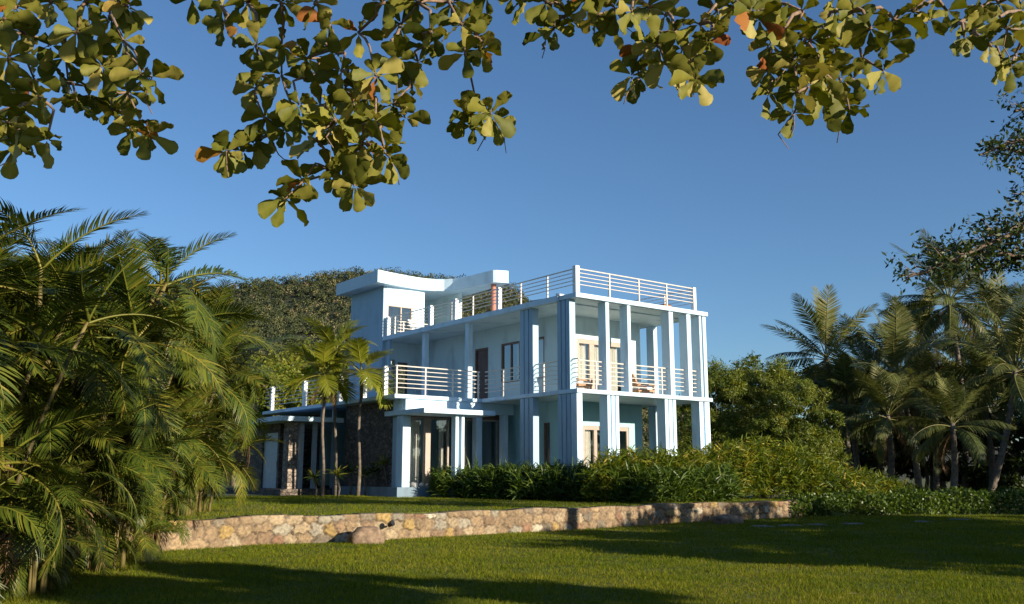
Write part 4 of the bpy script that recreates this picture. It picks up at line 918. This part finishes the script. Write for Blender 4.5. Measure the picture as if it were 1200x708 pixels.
def almond():
    base = Vector((3.4, -3.2, 0)); root = empty('sea_almond_tree', base, 0, 'big leaved tree overhead whose leafy boughs hang across the top of the photo', 'tree')
    r_ = np.random.default_rng(77)
    mb = MB(); mb.tube([(0, 0, -0.1), (0.05, 0.1, 1.2), (-0.1, 0.3, 2.6), (-0.3, 0.8, 4.2), (-0.4, 1.6, 6.0), (-0.5, 2.2, 8.2)], [0.42, 0.33, 0.28, 0.25, 0.2, 0.08], 10)
    fork = Vector((-0.3, 0.8, 4.2))
    mb.build('trunk', M['bark'], root, smooth=True)
    for (ax, ay, Y), pts in ROS.items():
        anchor = at(ax, ay, Y)-base; b = MB()
        mid = fork.lerp(anchor, 0.5)+Vector((0, 0, 1.0))
        b.tube([fork, fork.lerp(mid, 0.5)+Vector((0, 0, 0.35)), mid, anchor], [0.11, 0.085, 0.06, 0.028], 7)
        nodes = [(ax, ay, anchor)]; cs = []; axs = []
        for x, y in sorted(pts, key=lambda q: q[1]):
            if y < 130 and r_.uniform() < 0.14: continue
            P_ = at(x, y-7, Y+r_.uniform(-0.55, 0.55))-base
            par = min(nodes, key=lambda q: (q[0]-x)**2*1.6+(q[1]-y)**2+(0 if q[1] < y-12 else 4000))
            q0 = par[2]; md = q0.lerp(P_, 0.5)+Vector((r_.normal(0, 0.05), r_.normal(0, 0.05), r_.uniform(0.0, 0.10)))
            dd = max(0.006, 0.014-0.004*(y > 80))
            b.tube([q0, q0.lerp(md, 0.6)+Vector(r_.normal(0, 0.015, 3)), md, P_], [dd*1.3, dd*1.1, dd, dd*0.75], 5)
            nodes.append((x, y, P_)); cs.append(P_); axs.append(Vector((r_.normal(0.1, 0.40), r_.normal(-0.75, 0.40), -0.75)))
            if r_.uniform() < 0.08:
              cs.append(md.lerp(P_, r_.uniform(0.0, 0.5))); axs.append(Vector((r_.normal(0, 0.7), r_.normal(-0.2, 0.6), -0.7)))
        for _ in range(3):      # bare twig ends
            q = nodes[int(r_.integers(len(nodes)//2, len(nodes)))][2]; e = q+Vector((r_.normal(0, 0.1), r_.normal(0, 0.1), -r_.uniform(0.15, 0.32)))
            b.tube([q, q.lerp(e, 0.6)+Vector((r_.normal(0, 0.04), 0, 0)), e], [0.006, 0.005, 0.004], 4)
        br = b.build('branch', M['twig'], root, smooth=True)
        V, F, T = almond_leaves(cs, axs, r_, 0.47)
        link('leaves', np_mesh('leaves', V, F, M['almond'], True, {'tint': T}), br)
    # the rest of the crown, above and behind the viewer
    cs = []; axs = []
    for _ in range(300):
        a = r_.uniform(0, 6.28); q = 4.2*math.sqrt(r_.uniform())
        x = 3.4+q*math.cos(a); y = -3.6+q*math.sin(a)*0.95
        z = 6.4+2.6*math.sqrt(max(0, 1-(q/6.6)**2))*r_.uniform(0.2, 1)
        lim = EYE+max(y, 0)*0.60+0.25
        if z < lim: z = lim+r_.uniform(0, 0.6)
        cs.append(Vector((x, y, z))-base); axs.append(Vector((r_.normal(0, 0.6), r_.normal(0, 0.6), -0.3)))
    V, F, T = almond_leaves(cs, axs, r_, 0.47)
    link('crown', np_mesh('crown', V, F, M['almond'], True, {'tint': T}), root)
almond()

# ------------------------------------------------------------------ wooded hill
def hill_z(x, y):
    t = np.clip((y-430)/330, 0, 1); prof = t**1.1
    top = np.interp(x, [-900, -600, -420, -290, -210, -160, -95, -40, 0, 50, 120, 260, 600], [50, 80, 112, 142, 160, 166, 166, 168, 154, 104, 62, 34, 18])
    return prof*top*0.985+3.5*np.sin(x*0.045)*prof+3*np.sin(y*0.05+x*0.03)*prof-1.0
xs = np.linspace(-900, 600, 120); ys = np.concatenate([np.linspace(420, 770, 50), [900, 1200]])
gx, gy = np.meshgrid(xs, ys); gz = hill_z(gx, gy); gz[-1] = -5
idx = np.arange(gx.size).reshape(gx.shape)
F = np.stack([idx[:-1, :-1].ravel(), idx[:-1, 1:].ravel(), idx[1:, 1:].ravel(), idx[1:, :-1].ravel()], 1)
M['hillsoil'] = mat_plain('hill undergrowth', (0.030, 0.036, 0.014), 0.95, 0, 0.4, 0.05)
tag(link('hill', np_mesh('hill', np.stack([gx.ravel(), gy.ravel(), gz.ravel()], 1), F, M['hillsoil'], True)), 'rounded hill behind the house', 'hill', kind='structure')
def hill_forest():
    r_ = np.random.default_rng(51); n = 9000
    x = r_.uniform(-330, 130, n); y = 430+350*r_.uniform(0, 1, n)**0.8; z = hill_z(x, y)
    rad = 1.3+3.6*r_.uniform(0, 1, n)**2; m = 44
    d = rdir(n*m, r_).reshape(n, m, 3); d[..., 2] = np.abs(d[..., 2])*1.1-0.25
    lump = 1+0.25*np.sin(d[..., 0]*5+x[:, None])*np.sin(d[..., 1]*5+y[:, None])
    C_ = np.stack([x, y, z+rad*0.9], 1)
    P_ = C_[:, None]+d*(rad[:, None]*lump*r_.uniform(0.7, 1.05, (n, m)))[..., None]*np.array([1, 1, 1.15])
    base = np.clip(r_.normal(0.40, 0.26, n), 0, 1); base = np.where(r_.uniform(size=n) < 0.04, 0.95, base)
    T = np.clip(base[:, None]+r_.normal(0, 0.10, (n, m)), 0, 1)
    V, F, TT = leaf_quads(P_.reshape(-1, 3), 1.1, r_, T.ravel(), 0.2, 0.75, d.reshape(-1, 3)*1.6)
    return link('hill_forest', np_mesh('hill_forest', V, F, M['hillleaf'], False, {'tint': TT}))
tag(hill_forest(), 'continuous forest covering the hill behind the house', 'forest', kind='stuff')

# ------------------------------------------------------------------ grass
def blades(P_, h, wd, r_, name, label):
    n = len(P_); az = r_.uniform(0, 6.28, n); ln = r_.normal(0, 0.55, (n, 2))*h[:, None]*0.9
    h = h*(1+0.35*np.sin(P_[:, 0]*3.1+2*np.sin(P_[:, 1]*2.2))*np.sin(P_[:, 1]*2.7))*np.where(r_.uniform(size=n) < 0.03, 1.7, 1)
    s = np.stack([np.cos(az), np.sin(az), np.zeros(n)], 1)*(wd*0.5)[:, None]
    tip = P_+np.stack([ln[:, 0], ln[:, 1], h], 1)
    V = np.stack([P_-s, P_+s, tip], 1).reshape(-1, 3); F = np.arange(3*n).reshape(n, 3)
    big = 0.5+0.5*np.sin(P_[:, 0]*0.7+1.3*np.sin(P_[:, 1]*0.5))*np.sin(P_[:, 1]*0.6+np.sin(P_[:, 0]*0.4))
    pat = np.sin(P_[:, 0]*1.9+2*np.sin(P_[:, 1]*1.3))*np.sin(P_[:, 1]*2.3+1.5*np.sin(P_[:, 0]*1.1)); T = np.clip(0.33+0.20*big+0.10*pat+r_.normal(0, 0.24, n)+np.where(r_.uniform(size=n) < 0.04, 0.35, 0), 0, 1)
    return tag(link(name, np_mesh(name, V, F, M['grass'], False, {'tint': np.repeat(T, 3)})), label, 'grass', kind='stuff')
def below_wall(x, y):
    wx = WP[::10, 0]; wy = WP[::10, 1]
    yw = np.interp(x, wx, wy, left=10, right=60); return y < yw-0.1
r_ = np.random.default_rng(91)
P_ = []; H_ = []; W_ = []
for y0, y1, dens in ((9.2, 12, 2600), (12, 15, 1900), (15, 19, 1250), (19, 25, 750), (25, 32, 450), (32, 37, 330)):
    ym = (y0+y1)/2; xr = 0.58*y1+4.5; n = int(dens*(y1-y0)*2*xr)
    x = r_.uniform(-xr, xr, n); y = r_.uniform(y0, y1, n); k = below_wall(x, y) & (np.abs(x) < 0.58*y+4.3)
    x, y = x[k], y[k]; sc = (ym/12)**0.75
    P_.append(np.stack([x, y, np.full(len(x), -0.01)], 1)); H_.append(r_.uniform(0.025, 0.055, len(x))*(0.75+0.25*sc)); W_.append(r_.uniform(0.006, 0.011, len(x))*sc)
blades(np.concatenate(P_), np.concatenate(H_), np.concatenate(W_), r_, 'grass', 'short mown grass of the lower lawn')
n = 170000
s = r_.uniform(0, 1, n); k0 = (s*(len(WP)-1)).astype(int); o_ = r_.uniform(0, 15, n)**1.0
q = WP[k0]-WN[k0]*0.31+far[None]*o_[:, None]
hx = (q[:, 0]-2.329)*math.cos(HA)+(q[:, 1]-33.363)*math.sin(HA); hy = -(q[:, 0]-2.329)*math.sin(HA)+(q[:, 1]-33.363)*math.cos(HA)
k = ~(((hx > -4.0) & (hy > 5.8)) | ((hx > 0) & (hy > 0)) | ((hx > -5.3) & (hy > 11)))
q = q[k]; z = terrace_z(q[:, 0], q[:, 1])-0.01; m = len(q)
blades(np.concatenate([q, z[:, None]], 1), r_.uniform(0.03, 0.065, m), r_.uniform(0.014, 0.022, m), r_, 'grass', 'short mown grass of the raised lawn')

# ------------------------------------------------------------------ small things on the lawn
def boulder(name, loc, sx, sy, sz, seed, mat, label, cat, rz=0.0, group=None, sub=3):
    import bmesh
    bm = bmesh.new(); bmesh.ops.create_icosphere(bm, subdivisions=sub, radius=1)
    r_ = random.Random(seed); ph = [r_.uniform(0, 6) for _ in range(6)]
    for v in bm.verts:
        c = v.co; k = 1+0.14*math.sin(c.x*3+ph[0])*math.sin(c.y*3+ph[1])+0.10*math.sin(c.z*5+ph[2]+c.x*2)+0.05*math.sin(c.y*9+ph[3])
        p = c*k; p = Vector((max(-0.95, min(0.95, p.x)), max(-0.95, min(0.95, p.y)), min(0.88, p.z)))
        v.co = Vector((p.x*sx, p.y*sy, p.z*sz))
    me = bpy.data.meshes.new(name); bm.to_mesh(me); bm.free(); me.materials.append(M[mat])
    for p in me.polygons: p.use_smooth = True
    o = link(name, me); o.location = loc; o.rotation_euler = (0, 0, rz); return tag(o, label, cat, group)
boulder('boulder', (-3.32, 21.78, 0.06), 0.44, 0.36, 0.34, 4, 'rock', 'large brown boulder leaning on the stone wall left of the wall lamp', 'rock', 0.5)
boulder('boulder', (6.85, 30.5, 0.06), 0.52, 0.36, 0.26, 8, 'rock', 'flat brown boulder in the shade at the right part of the stone wall', 'rock', 0.3)
for i, (px, py) in enumerate([(893, 617.5), (926, 616.5), (958, 615.5), (1000, 614.5), (1080, 612), (1125, 609.5)]):
    X = px-600; d = at(px, py, 30)-Vector((0, 0, EYE)); p = Vector((0, 0, EYE))+d*(EYE/-d.z)
    boulder('stepping_stone', (p.x, p.y, 0.0), 0.40, 0.34, 0.052, 20+i, 'slab', ['flat stepping stone nearest the boulder', 'flat stepping stone second from the boulder', 'flat stepping stone in the middle of the row', 'flat stepping stone fourth from the boulder', 'flat stepping stone last but one, by the low hedge', 'flat stepping stone farthest right by the low hedge'][i], 'stepping stone', 0.5*i, 'stepping stones along the back of the lawn', 2)
lp = at(457, 616, 23.0); t = empty('wall_lamp', (-2.93, 22.75, 0.33), 0, 'small black spot lamp fixed to the stone wall beside the boulder', 'lamp')
MB().tube([(0.0, 0.12, 0), (0.0, -0.02, 0), (0.05, -0.10, 0.02)], [0.025, 0.02, 0.02], 8).build('bracket', M['black'], t)
MB().tube([(0.02, -0.08, 0.02), (0.12, -0.14, 0.08)], [0.05, 0.075], 12).build('lamp_head', M['black'], t); MB().tube([(0.121, -0.141, 0.081), (0.124, -0.143, 0.083)], [0.06, 0.06], 12).build('lens', M['black'], t)
# fallen leaf
V, F, T = almond_leaves([Vector((0, 0, 0))], [Vector((0, 0, 1))], np.random.default_rng(2), 0.5)
V = V[:27]*np.array([1, 1, 0.25]); F = F[:16]; V[:, 2] += 0.05-V[:, 2].min()
lf = link('fallen_leaf', np_mesh('fallen_leaf', V, F, M['almond'], True, {'tint': np.full(27, 0.96)})); lf.location = (4.33, 12.1, 0.0)
tag(lf, 'single fallen orange leaf on the grass near the bottom edge', 'leaf')
for i, (u, v, s) in enumerate(((-3.0, 6.05, 0.13), (-2.72, 6.0, 0.11), (-2.45, 5.98, 0.10))):
    x, y = UV(u, v); boulder('pale_stone', (x, y, ZF+s*0.6), s*1.3, s, s, 30+i, 'pale', ['pale rounded stone on the plinth beside the lit portico column', 'pale rounded stone in the middle of three on the plinth', 'pale rounded stone on the plinth next to the hedge'][i], 'stone', i, 'pale stones on the portico plinth', 2)
